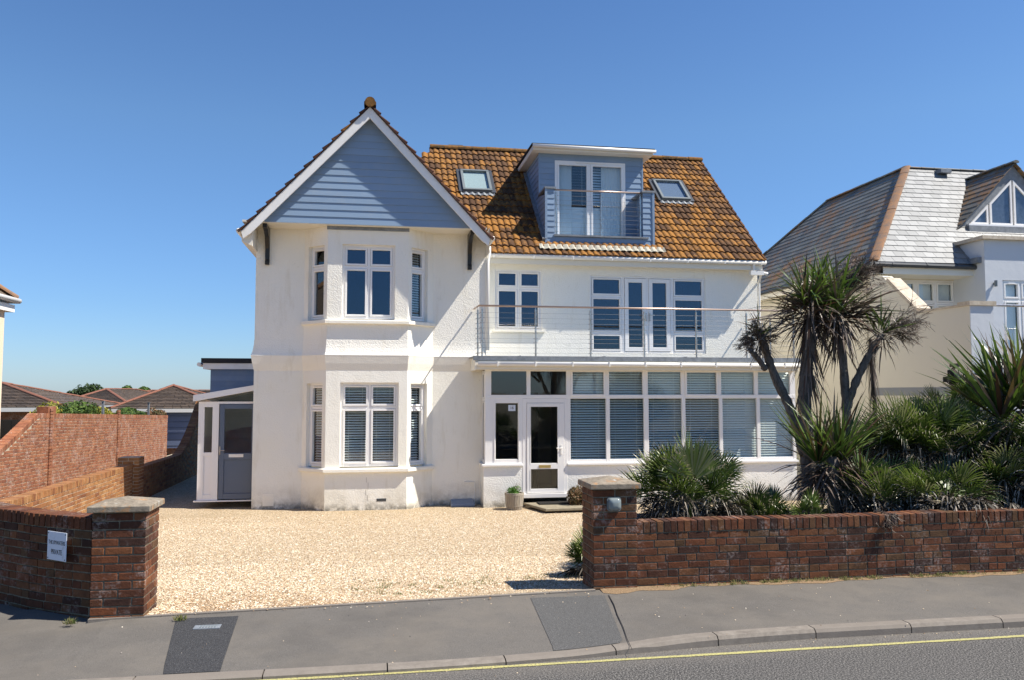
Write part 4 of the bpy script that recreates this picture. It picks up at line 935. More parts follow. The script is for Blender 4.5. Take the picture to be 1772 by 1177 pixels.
# ---- side lean-to porch on the left
sp0, sp1 = atY(340, 865, 19.0).x, gl-.01; zb0 = -.33; SPB = FY(19.0)
sd = MB(); zt_ = 1.80
xs_ = [atY(p, 750, 19).x for p in (353, 367, 380, 437)]
sd.box(sp0, xs_[0], 19, 19.07, zb0, zt_, .5); sd.box(xs_[1], xs_[2]-.02, 19, 19.07, zb0, zt_, .5); sd.box(xs_[0], xs_[1], 19, 19.07, zt_-.12, zt_, .5); sd.box(xs_[0], xs_[1], 19.015, 19.055, zb0, .66, .5)
sd.box(xs_[0], xs_[1], 19, 19.07, .62, .70, .5); sd.box(xs_[0], xs_[1], 19, 19.07, zb0, zb0+.12, .5); sd.box(xs_[2]-.02, sp1, 19.003, 19.07, zt_-.05, zt_, .5); sd.box(xs_[0]+.015, xs_[0]+.02, 19.005, 19.012, zb0+.12, .62, .5)
sd.box(sp0, sp0+.07, 19.07, 22.0, zb0, zt_, .5); sd.box(sp0-.06, sp1, 18.96, 19.06, zb0-.03, zb0-.002, .5)
zl = atY(342, 695, 19).z; zh = atY(436, 675, 19).z
sd.hexa([(sp0-.10, 18.9, zt_+.002), (sp1, 18.9, zt_+.24), (sp1, 22, zt_+.24), (sp0-.10, 22, zt_+.002), (sp0-.10, 18.9, zt_+.14), (sp1, 18.9, zt_+.36), (sp1, 22, zt_+.36), (sp0-.10, 22, zt_+.14)], .5)
SP = sd.build('side_porch', 'upvc', house, bevel=.004)
MB().box(xs_[0], xs_[1], 19.03, 19.04, .70, zt_-.12, .5).build('pane', 'glass', SP)
it = MB(); it.add([(sp0+.08, 22, -.4), (sp1, 22, -.4), (sp1, 22, 2.0), (sp0+.08, 22, 2.0)], [(0, 1, 2, 3)], .5); it.build('interior', 'interior', SP)
MB().prism([(sp0+.1, 19.06, zt_+.02), (sp1, 19.06, zt_+.02), (sp1, 19.06, zt_+.22)], (0, .01, 0), .5).build('pane', 'glass', SP)
g0 = xs_[2]; sdr = MB(); zm = atY(400, 790, 19).z; zt2 = zt_-.06
sdr.box(g0, g0+.10, 18.985, 19.05, zb0+.02, zt2, .5); sdr.box(sp1-.06, sp1, 18.985, 19.05, zb0+.02, zt2, .5); sdr.box(g0+.10, sp1-.06, 18.985, 19.05, zt2-.10, zt2, .5); sdr.box(g0+.10, sp1-.06, 18.985, 19.05, zm-.08, zm+.06, .5); sdr.box(g0+.10, sp1-.06, 18.985, 19.05, zb0+.02, zb0+.14, .5); sdr.box(g0+.10, sp1-.06, 19.01, 19.03, zb0+.14, zm-.08, .5)
SD = sdr.build('side_door', 'grey_door', house, bevel=.005); MB().box(g0+.10, sp1-.06, 19.015, 19.022, zm+.06, zt2-.1, .5).build('pane', 'glass', SD)
a = atY(396, 787, 18.98); b = atY(421, 792, 18.98); MB().box(a.x, b.x, 18.972, 18.984, b.z, a.z, .5).build('letterbox', 'trim', SD)
a = atY(380, 780, 18.98); h_ = MB(); h_.box(a.x-.012, a.x+.016, 18.97, 18.984, a.z-.1, a.z+.08, .5); h_.tube([(a.x, 18.975, a.z), (a.x, 18.93, a.z), (a.x+.11, 18.93, a.z)], .01, 8); h_.build('handle', 'steel', SD)
# rear flat-roofed extension
ex = atY(365, 640, 21.0).x; boards(FY(21.0), lambda z: (ex, gl), .9, 2.60, .125).build('extension_wall', 'clad_dark', house)
t_ = MB(); t_.box(ex-.01, gl, 21.02, 26, -.5, 2.6, .5); t_.build('extension_wall', 'clad_dark', house)
t_ = MB(); t_.box(ex-.16, gl, 20.88, 26, 2.56, 2.70, .5); t_.build('extension_fascia', 'trim', house); t_ = MB(); t_.box(ex-.20, gl, 20.84, 26, 2.705, 2.82, .5); t_.build('extension_roof', 'felt', house)
t_ = MB(); t_.tube([(ex-.26, 20.9, 2.67), (ex-.26, 26, 2.67)], .05, 8); t_.build('gutter', 'gutter', house)
# ================================================================== small things by the house
cv = thing('utility_cover', 'sloping blue grey metal cover against the white wall foot', 'cover', (2.0, 18.45, -.5))
a = atY(780, 876, 18.4); b = atY(821, 876, 18.4); m_ = MB(); m_.hexa([(a.x, 18.32, -.5), (b.x, 18.32, -.5), (b.x, 18.62, -.5), (a.x, 18.62, -.5), (a.x, 18.32, -.44), (b.x, 18.32, -.44), (b.x-.02, 18.62, -.36), (a.x+.02, 18.62, -.36)], .5); m_.build('lid', 'grey_box', cv, bevel=.008)
m_ = MB(); m_.box(a.x+.03, b.x-.03, 18.34, 18.6, -.53, -.5, .5); m_.build('base', 'dark_frame', cv)
# doorstep slab and door mat
s0 = atZ(905, 868, -.40); st = MB(); A = [(3.25, 17.98), (4.75, 17.98), (4.85, 17.30), (3.62, 17.02)]
A = [(3.27, 18.04), (4.80, 18.04), (5.0, 17.10), (3.55, 17.02)]
st.prism([(x, y, -.455) for x, y in A], (0, 0, .055), .5); o_ = st.build('doorstep', 'slab', bevel=.008); tag(o_, 'flat stone doorstep slab in front of the glazed front door', 'step')
st = MB(); st.box(3.55, 4.35, 17.62, 17.97, -.397, -.375, .5); o_ = st.build('doormat', 'rubber'); tag(o_, 'dark doormat lying on the stone doorstep', 'doormat')
# half barrel planter
pc = atZ(890, 880, -.5); pl = thing('planter', 'pale barrel planter on the gravel left of the front door', 'planter', (pc.x, 17.75, -.5)); PX = pc.x*17.75/pc.y; PYc = 17.75
mb = MB(); k = 22
for i in range(k):
    a0, a1 = 2*math.pi*i/k+.02, 2*math.pi*(i+1)/k-.02; t = random.random()
    vs = []
    for (r_, z) in ((.165, -.5), (.19, -.38), (.205, -.22), (.205, -.14)):
        for a in (a0, a1): vs.append((PX+r_*math.cos(a), PYc+r_*math.sin(a), z))
    for a in (a0, a1): vs.append((PX+.18*math.cos(a), PYc+.18*math.sin(a), -.14))
    mb.add(vs, [(0, 1, 3, 2), (2, 3, 5, 4), (4, 5, 7, 6), (6, 7, 9, 8)], t)
mb.tube([(PX, PYc, -.5), (PX, PYc, -.17)], [.155, .19], 16); mb.build('tub', 'barrel', pl)
for z, r_ in ((-.42, .184), (-.19, .208)): hb = MB(); hb.tube([(PX, PYc, z), (PX, PYc, z+.03)], r_+.003, 24, cap=False); hb.build('hoop', 'barrel', pl)
def leaf_blob(center, rad, n, size, m, name, parent, flat=1.0, lumps=9, inner=True, zmin=None, aspect=1.6):
    mb = MB(); C_ = Vector(center); L = []
    for i in range(lumps):
        d = Vector((random.gauss(0, 1), random.gauss(0, 1), random.gauss(0, 1)*.8)).normalized()*random.uniform(.25, .62); L.append((Vector((d.x*rad[0], d.y*rad[1], d.z*rad[2])), random.uniform(.35, .62)))
    for i in range(n):
        c, s = random.choice(L); d = Vector((random.gauss(0, 1), random.gauss(0, 1), random.gauss(0, 1))).normalized(); r_ = s*random.uniform(.72, 1.06)
        p = C_+c+Vector((d.x*rad[0]*r_, d.y*rad[1]*r_, d.z*rad[2]*r_))
        if zmin is not None and p.z < zmin: continue
        nn = (d+Vector((random.gauss(0, .5), random.gauss(0, .5), random.gauss(0, .5)))).normalized(); a = nn.cross(Vector((random.gauss(0, 1), random.gauss(0, 1), random.gauss(0, 1)))).normalized(); b = nn.cross(a); q = size*random.uniform(.6, 1.3)
        mb.add([p-a*q*aspect/2, p-b*q*.35+nn*q*.1, p+a*q*aspect/2, p+b*q*.35+nn*q*.1], [(0, 1, 2, 3)])
    return mb.build(name, m, parent)
leaf_blob((PX, PYc, -.13), (.19, .19, .13), 1500, .022, 'sedum', 'plant', pl, lumps=14, zmin=-.19)
t_ = MB()
for i in range(14):
    a = random.uniform(0, 6.28); r_ = random.uniform(0, .07); p = Vector((PX+.05+r_*math.cos(a), PYc+r_*math.sin(a), -.08)); t_.tube([p, p+Vector((random.uniform(-.04, .05), random.uniform(-.03, .03), random.uniform(.08, .17)))], [.003, .001], 3)
t_.build('stalk', 'shrub_br', pl)
sh = thing('shrub', 'small bronze leaved shrub beside the front door slab', 'shrub', (5.15, 17.6, -.5)); sc_ = atY(995, 862, 17.6)
leaf_blob((sc_.x+.1, 17.6, -.22), (.30, .28, .30), 2600, .035, 'shrub_br', 'foliage', sh, lumps=12, zmin=-.5)
t_ = MB()
for i in range(6): a = random.uniform(0, 6.28); t_.tube([(sc_.x+.1, 17.6, -.5), (sc_.x+.1+.15*math.cos(a), 17.6+.15*math.sin(a), -.2)], [.01, .004], 5)
t_.build('stem', 'bark', sh)
# ================================================================== brick pillars and walls
pl_ = pillar('brick_pillar', 'left gate pillar of red brick with pale stone cap, standing by the private sign', -2.44, 7.98, -.04, 13)
ptop = (850-680)
pr_ = pillar('brick_pillar', 'right gate pillar of red brick with lichened stone cap and a bulkhead light', 2.235, 8.33, -.04, 14, size=.462)
# lamp on right pillar
a = atY(1062, 873, 8.33); lm = thing('bulkhead_light', 'small rounded glass light fixed under the cap of the right brick pillar', 'light', (a.x, 8.33, a.z))
def rrect(cx, cz, hw, hh, r_, y, n=5):
    out = []
    for (sx, sz, st_) in ((1, 1, 0), (-1, 1, 90), (-1, -1, 180), (1, -1, 270)):
        for i in range(n+1): an = R(st_+90*i/n); out.append((cx+sx*(hw-r_)+r_*math.cos(an), y, cz+sz*(hh-r_)+r_*math.sin(an)))
    return out
def loft(mb, rings):
    vs = [p for r_ in rings for p in r_]; n = len(rings[0]); mb.add(vs, [(i*n+j, i*n+(j+1) % n, (i+1)*n+(j+1) % n, (i+1)*n+j) for i in range(len(rings)-1) for j in range(n)]+[tuple(range((len(rings)-1)*n, len(rings)*n))], .5)
mb = MB(); loft(mb, [rrect(a.x, a.z, .075, .070, .03, 8.33), rrect(a.x, a.z, .075, .070, .03, 8.312)]); mb.build('back_plate', 'mid_frame', lm)
M['diffuser'] = mat('frosted_glass', (.20, .23, .23), .12, .6)
mb = MB(); loft(mb, [rrect(a.x, a.z, .066, .062, .03, 8.312), rrect(a.x, a.z, .064, .060, .03, 8.285), rrect(a.x, a.z, .050, .046, .025, 8.268), rrect(a.x, a.z, .02, .018, .01, 8.262)]); mb.build('diffuser', 'diffuser', lm, smooth=True)
# front garden wall right
wt = atY(1130, 903, 8.4).z
brick_wall('garden_wall', 'low red brick front wall with upright brick coping, right of the right gate pillar', 'wall', [Vector((2.70, 8.46)), Vector((13.0, 8.46))], lambda s: wt+.004*s+.006*math.sin(s*2.1), -.03, 'brick', 'mortar')
# curved front-left wall + side wall, lit on its inner face
path = smooth_path([(-2.42, 8.18), (-2.93, 8.50), (-3.18, 8.70), (-3.66, 9.13), (-4.25, 9.85), (-4.86, 10.9), (-5.1, 11.7)], 6)
def top_l(s):
    t = min(max((s-1.8)/3.4, 0), 1); return .875+(.46-.875)*t*t*(3-2*t)
brick_wall('garden_wall', 'curved brick wall with upright brick coping running back from the left gate pillar, carrying the private sign', 'wall', path, top_l, -.1, 'brick', 'mortar')
WX = -5.36
brick_wall('garden_wall', 'low straight sunlit tan brick wall between the lane and the gravel drive', 'wall', [Vector((-5.12, 11.75)), Vector((WX, 13.2)), Vector((WX, 19.85))], lambda s: .40+.47*max(0, 1-s/1.4), -.5, 'brick_m', 'mortar_p', header=.25)
M['mortar_dk'] = M['mortar']
pillar('brick_pillar', 'shaded brick pier between the two lengths of the low side wall', WX-.225, 19.86, -.5, 14, bm='brick_m', cap=False, size=.45)
path = [Vector((WX, 20.32)), Vector((WX, 28.6))]
def top_r(s):
    y = 20.32+s
    return .27 if y < 24.4 else .27+1.50*min(1, ((y-24.4)/3.2))**1.5
brick_wall('garden_wall', 'dark shaded side wall beyond the brick pier, sweeping up to full height by the side porch', 'wall', path, top_r, -.5, 'brick_m', 'mortar', header=.2)
# tall sunlit wall across the lane
TY0, TY1 = 12.6, 33.2
def top_t(s):
    y = TY0+s
    if y > 20.8: return 1.52-(y-20.8)*.031
    t = (20.8-y)/5.2; return max(-.1, 1.52-1.75*(1-(1-min(1, t*.75))**1.6))
tw = brick_wall('tall_garden_wall', 'tall sunlit orange brick wall sweeping down towards the road, across the lane', 'wall', [Vector((-7.71, TY0)), Vector((-7.71, TY1))], top_t, -.55, 'brick_l', 'mortar_p', soldier=True, header=.25, datum=lambda s: 1.52-(TY0+s-20.8)*.031)
# piers on that wall
q = MB()
for y in (21.5, 26.9):
    for r in range(30):
        z = -.55+r*.075
        if z < top_t(y-TY0)+.10: brick(q, Vector((-7.60, y)), Vector((0, 1)), .215, .05, z, .0635)
q.box(-7.85, -7.6, 22.0-.6, 22.0-.1, 1.45, 1.66, .2); q.build('pier', 'brick_l', tw)
# metal fence posts above the wall
fp = None
for (px, g_) in ((178, 0), (257, 0)):
    p = atX(px, 712, -7.95); o_ = MB(); o_.box(p.x-.03, p.x+.03, p.y-.03, p.y+.03, .9, p.z+.28, .5); o_.box(p.x-.045, p.x+.045, p.y-.045, p.y+.045, p.z+.28, p.z+.30, .5); o_ = o_.build('fence_post', 'lead')
    tag(o_, ['left of two grey posts above the tall brick wall, by the yellow shrub', 'right of two grey posts above the tall brick wall'][px > 200], 'post', 'grey posts behind the tall wall')
# sign on the curved wall
pS = atY(99.5, 946, 8.62); d_dir = (Vector((-3.66, 9.13))-Vector((-2.93, 8.50))).normalized()
sg_a, sg_b = Vector((-2.93, 8.50)), Vector((-3.40, 8.89))
dd = (sg_a-sg_b).normalized(); nrm = Vector((dd.y, -dd.x)); 
# point on the wall's front face hit by the view ray through the sign centre
wp = Vector(((-3.05), 8.595))+nrm*.118
r_ = ray(99.5, 946); n3 = Vector((nrm.x, nrm.y, 0)); t = (Vector((wp.x, wp.y, 2))-EYE).dot(n3)/r_.dot(n3); Cn = EYE+r_*t
Bs = Basis((Cn.x, Cn.y), (dd.x, dd.y)); sg = thing('wall_sign', 'white plate reading THE BYWATERS PRIVATE fixed on the curved brick wall', 'sign', Cn)
mb = MB(); mb.bx(Bs, -.145, .145, .002, .008, Cn.z-.128, Cn.z+.128, .5); mb.build('plate', 'white_sign', sg, bevel=.002)
ang = math.atan2(dd.y, dd.x); rot = Matrix.Rotation(ang, 4, 'Z') @ Matrix.Rotation(R(90), 4, 'X')
text_mesh('THE BYWATERS', .049, 'lettering', 'ink', sg, Bs(0, .0085, Cn.z+.030), rot, sx=.72, bold=.0003); text_mesh('PRIVATE', .062, 'lettering', 'ink', sg, Bs(0, .0085, Cn.z-.055), rot, sx=.72, bold=.0006)
mb = MB()
for sx in (-.13, .13):
    for sz in (-.112, .112): p = Bs(sx, .008, Cn.z+sz); mb.tube([p, p+Bs.n*.003], .006, 8)
mb.build('screw', 'mid_frame', sg)
# stopcock cover in the dark patch
a = atZ(359, 1082, -.0); mb = MB(); ww = .11
mc = thing('access_cover', 'small grey metal access cover set in the dark asphalt patch', 'cover', (a.x, a.y, pavz(a.x, a.y)))
z = pavz(a.x, a.y)+.008; mb.hexa([(a.x-ww, a.y-.055, z-.02), (a.x+ww, a.y-.055, z-.02), (a.x+ww, a.y+.055, z-.02), (a.x-ww, a.y+.055, z-.02), (a.x-ww, a.y-.055, z), (a.x+ww, a.y-.055, z), (a.x+ww, a.y+.055, z), (a.x-ww, a.y+.055, z)], .5); mb.build('plate', 'lead', mc)
mb = MB()
for i in range(6): mb.box(a.x-.06+i*.024, a.x-.048+i*.024, a.y-.035, a.y+.035, z+.001, z+.004, .5)
mb.build('rib', 'mid_frame', mc)
# pavement crack
mb = MB(); pr = None
for i, (x, y) in enumerate([(1053, 1030), (1062, 1045), (1068, 1060), (1078, 1078), (1085, 1095), (1094, 1112)]):
    p = atZ(x, y, 0); q = ((p.x-.003, p.y, pavz(p.x, p.y)+.007), (p.x+.004+random.uniform(-.002, .003), p.y, pavz(p.x, p.y)+.007))
    if pr: mb.add([pr[0], pr[1], q[1], q[0]], [(0, 1, 2, 3)])
    pr = q
struct('pavement_crack', mb, 'ink')
# grass tufts along the wall foot (stuff)
mb = MB()
def tuft(x, y, z, n, h, sp):
    for i in range(n):
        a = random.uniform(0, 6.28); r_ = random.uniform(0, sp); p = Vector((x+r_*math.cos(a), y+r_*math.sin(a)*.5, z)); hh = h*random.uniform(.4, 1.1); l = Vector((random.gauss(0, .45), random.gauss(0, .45), 1)).normalized(); w2 = Vector((.0025, .001, 0)); m2 = p+l*hh*.6; e2 = p+l*hh+Vector((l.x, l.y, -.2))*hh*.35
        mb.add([p-w2, p+w2, m2+w2*.8, m2-w2*.8, e2], [(0, 1, 2, 3), (3, 2, 4)])
for i in range(70):
    x = random.uniform(2.75, 7.2); dens = 1 if x > 3.6 else .6; tuft(x, 8.325, 0, int(26*dens), random.uniform(.025, .07), .07)
for (px, py) in ((400/3.3, 820+860/3.3), (1030/3.3, 820+838/3.3)): p = atZ(px, py, 0); tuft(p.x, p.y, 0, 70, .06, .06)
for i in range(60):
    x = random.uniform(-.2, 2.2); y = random.uniform(8.5, 9.4); tuft(x, y, gz(x, y), 12, .035, .12)
tag(mb.build('grass', 'grass'), 'sparse dry grass and weeds at the wall foot and drive edge', 'grass', kind='stuff')
# sandy debris along the wall foot
mb = MB(); xs = np.arange(2.3, 7.4, .06); pr = None
for x in xs:
    wv = max(.0, .075+.05*math.sin(x*3.1)+.03*math.sin(x*11)+random.uniform(-.012, .012))*(1.3 if x < 4 else .8); q = ((x, 8.36, .012), (x, 8.345-wv, pavz(x, 8.34-wv)+.003))
    if pr: mb.add([pr[0], pr[1], q[1], q[0]], [(0, 1, 2, 3)])
    pr = q
M['debris'] = mat('sandy_debris', (.25, .17, .10), .95, .1); n = N(M['debris']); n.base(n.ramp(n.noise(50, 6, .8), [(.3, (.11, .075, .045)), (.7, (.36, .25, .15))])); n.bump(n.noise(80, 4), 1, .01)
struct('wall_foot_debris', mb, 'debris')
mb = MB()
for i in range(170):
    x = random.uniform(-2.6, 6.5); y = random.uniform(kerb_y(x)-.35, 8.2) if random.random() < .75 else kerb_y(x)-random.uniform(.01, .12)
    z = pavz(x, y)+.003 if y > kerb_y(x)+.12 else (ROADZ+.003 if y < kerb_y(x)-.01 else kerb_top(x)+.002)
    q = random.uniform(.003, .009); a = random.uniform(0, 3.1); c_, s_ = math.cos(a)*q, math.sin(a)*q
    mb.add([(x-c_, y-s_, z), (x+s_, y-c_, z), (x+c_, y+s_, z), (x-s_, y+c_, z), (x, y, z+q*.7)], [(0, 1, 4), (1, 2, 4), (2, 3, 4), (3, 0, 4)], random.random())
tag(mb.build('grit', 'stones'), 'stray pale grit and gravel chips scattered over pavement and kerb', 'grit', kind='stuff')
# ================================================================== PLANTS
def sword(mb, p, d, L, wd, droop=.3, seg=4, t=None, fold=True):
    """one long leaf from p along d, bending down"""
    d = Vector(d).normalized(); side = d.cross(Vector((0, 0, 1)))
    if side.length < .05: side = Vector((1, 0, 0))
    side.normalize(); side = (side+Vector((random.gauss(0, .4), random.gauss(0, .4), random.gauss(0, .4)))).normalized()
    pts = []; q = Vector(p); dd_ = d.copy()
    for i in range(seg+1): pts.append(q.copy()); q += dd_*(L/seg); dd_ = (dd_+Vector((0, 0, -droop/seg))).normalized()
    vs = []; prof = [.55, 1, .9, .6, 0] if seg == 4 else [.6, 1, .7, 0]
    for i in range(seg):
        w_ = wd*prof[i]*.5; vs += [pts[i]-side*w_, pts[i]+side*w_]
    vs.append(pts[-1]); fs = [(2*i, 2*i+1, 2*i+3, 2*i+2) for i in range(seg-1)]+[(2*seg-2, 2*seg-1, 2*seg)]
    mb.add(vs, fs, t)
def rdir(up0, up1):
    a = random.uniform(0, 2*math.pi); z = random.uniform(up0, up1); r_ = math.sqrt(max(0, 1-z*z)); return Vector((r_*math.cos(a), r_*math.sin(a), z))
def cord_head(gm, dm, p, L, n, nd, wd=.035, low=-.1, nh=None, dl=.9):
    p = Vector(p)
    for i in range(n):
        d = rdir(low, 1); d = (d+Vector((0, 0, .25))).normalized(); q_ = Vector((random.gauss(0, .05), random.gauss(0, .05), random.uniform(-.08, .12)))
        broken = random.random() < .12; sword(gm if random.random() < .72 else dm, p+d*.04+q_, d, L*random.uniform(.6, 1.1), wd*random.uniform(.6, 1.15), 2.2 if broken else random.choice((.05, .1, .25, .5)), t=min(1, max(0, random.gauss(.38, .24))))
    for i in range(nd):
        d = rdir(-.9, .25) if random.random() < .65 else rdir(.1, .9); sword(dm, p+d*.05-Vector((0, 0, random.uniform(0, .22))), d, L*dl*random.uniform(.5, 1.1), wd*.7*random.uniform(.5, 1.1), random.uniform(.6, 2.2))
def YP(px, py, Y): v = atY(px, py, Y); return Vector((v.x, Y, v.z))
# --- the many-branched cordyline
cy = 10.3
cord = thing('cabbage_tree', 'tall branching cabbage palm with spiky green heads and dead skirts, behind the brick front wall', 'tree', (YP(1397, 890, cy).x, cy, .35))
tr = MB(); px = 1440/ (cy)
def limb(pts, rr): tr.tube(smooth3(pts), [rr[0]+(rr[1]-rr[0])*i/(len(smooth3(pts))-1)+random.uniform(-.009, .009) for i in range(len(smooth3(pts)))], 9, t=.5)
def smooth3(P, n=8):
    P = [Vector(p) for p in P]; out = []
    for i in range(len(P)-1):
        p0 = P[max(i-1, 0)]; p1 = P[i]; p2 = P[i+1]; p3 = P[min(i+2, len(P)-1)]
        for k in range(n): t = k/n; out.append(.5*((2*p1)+(p2-p0)*t+(2*p0-5*p1+4*p2-p3)*t*t+(3*p1-p0-3*p2+p3)*t**3))
    out.append(P[-1]); return out
limb([YP(1404, 900, cy), YP(1398, 800, cy), YP(1392, 700, cy), YP(1398, 620, cy), YP(1402, 545, cy)], (.105, .072))
limb([YP(1392, 790, cy), YP(1368, 710, cy+.1), YP(1340, 650, cy+.15), YP(1320, 590, cy+.1), YP(1316, 572, cy+.1)], (.066, .045))
limb([YP(1325, 640, cy+.15), YP(1310, 620, cy+.1), YP(1297, 606, cy+.05)], (.045, .03))
limb([YP(1462, 870, cy+.1), YP(1466, 760, cy), YP(1463, 690, cy), YP(1458, 620, cy), YP(1448, 555, cy)], (.070, .045))
limb([YP(1466, 705, cy), YP(1482, 660, cy-.1), YP(1502, 618, cy-.15), YP(1526, 578, cy-.15)], (.055, .04))
limb([YP(1402, 600, cy), YP(1412, 570, cy+.1), YP(1425, 540, cy+.2)], (.06, .05))
tr.build('trunk', 'bark', cord, smooth=True)
gm, dm = MB(), MB()
cord_head(gm, dm, YP(1400, 525, cy), .72, 170, 190, .034, low=-.25)
cord_head(gm, dm, YP(1450, 540, cy), .82, 150, 190, .038, low=-.15)
cord_head(gm, dm, YP(1420, 500, cy+.35), .55, 80, 90, .034, low=-.2)
cord_head(gm, dm, YP(1316, 580, cy+.1), .34, 45, 170, .018, low=-.1)
cord_head(gm, dm, YP(1527, 572, cy-.15), .45, 40, 90, .030, low=-.1)
for i in range(60):
    sword(dm, YP(1470, 540, cy-.05)+Vector((random.gauss(0, .06), random.gauss(0, .06), random.gauss(0, .08))), (1, random.uniform(-.6, .4), random.uniform(-.15, .75)), random.uniform(.45, .85), random.uniform(.02, .04), random.uniform(.05, .5))
for i in range(50):
    sword(dm, YP(1380, 545, cy-.05)+Vector((random.gauss(0, .06), random.gauss(0, .06), random.gauss(0, .08))), (-1, random.uniform(-.6, .4), random.uniform(-.5, .9)), random.uniform(.4, .75), random.uniform(.018, .034), random.uniform(.05, .9))
# dead skirts hanging along the trunks
for (a, b, n_, yy) in (((1402, 550), (1396, 680), 120, cy), ((1448, 560), (1456, 620), 40, cy), ((1425, 540), (1440, 575), 60, cy+.2)):
    for i in range(n_):
        t = random.random()**1.3; p = YP(a[0]+(b[0]-a[0])*t, a[1]+(b[1]-a[1])*t, yy); an = random.uniform(0, 6.28); o = Vector((math.cos(an), math.sin(an), 0))
        sword(dm, p+o*.08, o*random.uniform(.25, .7)+Vector((0, 0, -1.0)), random.uniform(.22, .62), random.uniform(.012, .03), .8)
# dead seed sprays: fine branching twigs
sp = MB()
def spray(p, d, L, n, depth=2):
    d = Vector(d).normalized(); e = p+d*L; sp.tube([p, (p+e)/2+Vector((0, 0, .02)), e], [.006*depth/2, .004*depth/2, .002], 4)
    for i in range(n):
        t = random.uniform(.25, 1); q = p+(e-p)*t; dd_ = (d+Vector((random.gauss(0, .6), random.gauss(0, .6), random.gauss(-.25, .45)))).normalized()
        if depth > 1: spray(q, dd_, L*.38, 7, depth-1)
        else: sp.tube([q, q+dd_*L*.5], [.003, .0015], 3)
for i in range(9): spray(YP(1527, 575, cy-.15), (random.uniform(.4, 1), random.uniform(-.4, .3), random.uniform(-.1, .6)), .50, 11)
for i in range(16): spray(YP(1465, 515, cy+.25), (random.uniform(-.1, .7), random.uniform(-.3, .5), random.uniform(.3, 1)), .50, 14)
for i in range(15): spray(YP(1312, 590, cy+.1), (random.uniform(-1, .7), random.uniform(-.5, .5), random.uniform(-.3, .8)), .24, 11)
sp.build('seed_spray', 'cord_d', cord); gm.build('green_leaves', 'cord_g', cord); dm.build('dead_leaves', 'cord_d', cord)
# dead hanging stem
ds = thing('withered_palm', 'withered cabbage palm stem hanging straight against the cream neighbour wall', 'plant', YP(1512, 700, 10.7))
t_ = MB(); t_.tube(smooth3([YP(1516, 760, 10.7), YP(1513, 690, 10.7), YP(1508, 620, 10.7), YP(1507, 585, 10.7)]), [.03]*24+[.02], 7); t_.build('stem', 'bark', ds)
t_ = MB()
for i in range(45):
    t = random.random(); p = YP(1508+5*t, 585+100*t, 10.7); an = random.uniform(0, 6.28); o = Vector((math.cos(an), math.sin(an), 0)); sword(t_, p+o*.02, o*.25+Vector((0, 0, -1)), random.uniform(.2, .5), .018, .6)
t_.build('dead_leaves', 'cord_d', ds)
# --- ground-level sword plants
def sword_plant(name, label, p, L, n, nd, wd, low=.0, lean=(0, 0, 0), trunk=.3, hubs=((0, 0, 0),)):
    root = thing(name, label, 'plant', (p.x, p.y, .35)); a, b = MB(), MB()
    for i in range(n):
        d = (rdir(low, 1)+Vector((0, 0, .35))+Vector(lean)).normalized(); sword(a if random.random() < .85 else b, p+Vector(random.choice(hubs))+d*.03, d, L*random.uniform(.6, 1.05), wd*random.uniform(.7, 1.15), random.choice((.05, .15, .35, .5)), t=min(1, max(0, random.gauss(.45, .28))))
    for i in range(nd):
        d = rdir(-.6, .35); sword(b, p+Vector(random.choice(hubs))-Vector((0, 0, random.uniform(0, trunk))), d, L*random.uniform(.5, .95), wd*.8*random.uniform(.5, 1.1), random.uniform(.5, 1.8))
    a.build('green_leaves', 'cord_g', root); b.build('dead_leaves', 'cord_d', root)
    t_ = MB(); t_.tube([(p.x, p.y, .3), (p.x, p.y, p.z)], [.10, .07], 9); t_.build('trunk', 'bark', root, smooth=True); return root
sword_plant('cabbage_palm', 'green sword leaved plant at the foot of the branching cabbage palm', YP(1442, 792, 9.6), .98, 170, 190, .034, -.1, lean=(0, 0, .25), hubs=((0, 0, 0), (-.15, .1, -.1), (.12, .0, -.05)))
sword_plant('cabbage_palm', 'short bright green sword leaved plant just right of the branching cabbage palm foot', YP(1490, 835, 9.4), .55, 70, 60, .030, 0)
sword_plant('cabbage_palm', 'large spiky plant with upright green and red blades at the right edge of the photo', YP(1768, 712, 9.5), 1.25, 240, 280, .054, .02, lean=(0, 0, .35), trunk=.7, hubs=((0, 0, 0), (-.22, .1, -.12), (.3, .1, .1), (.05, .3, 0)))
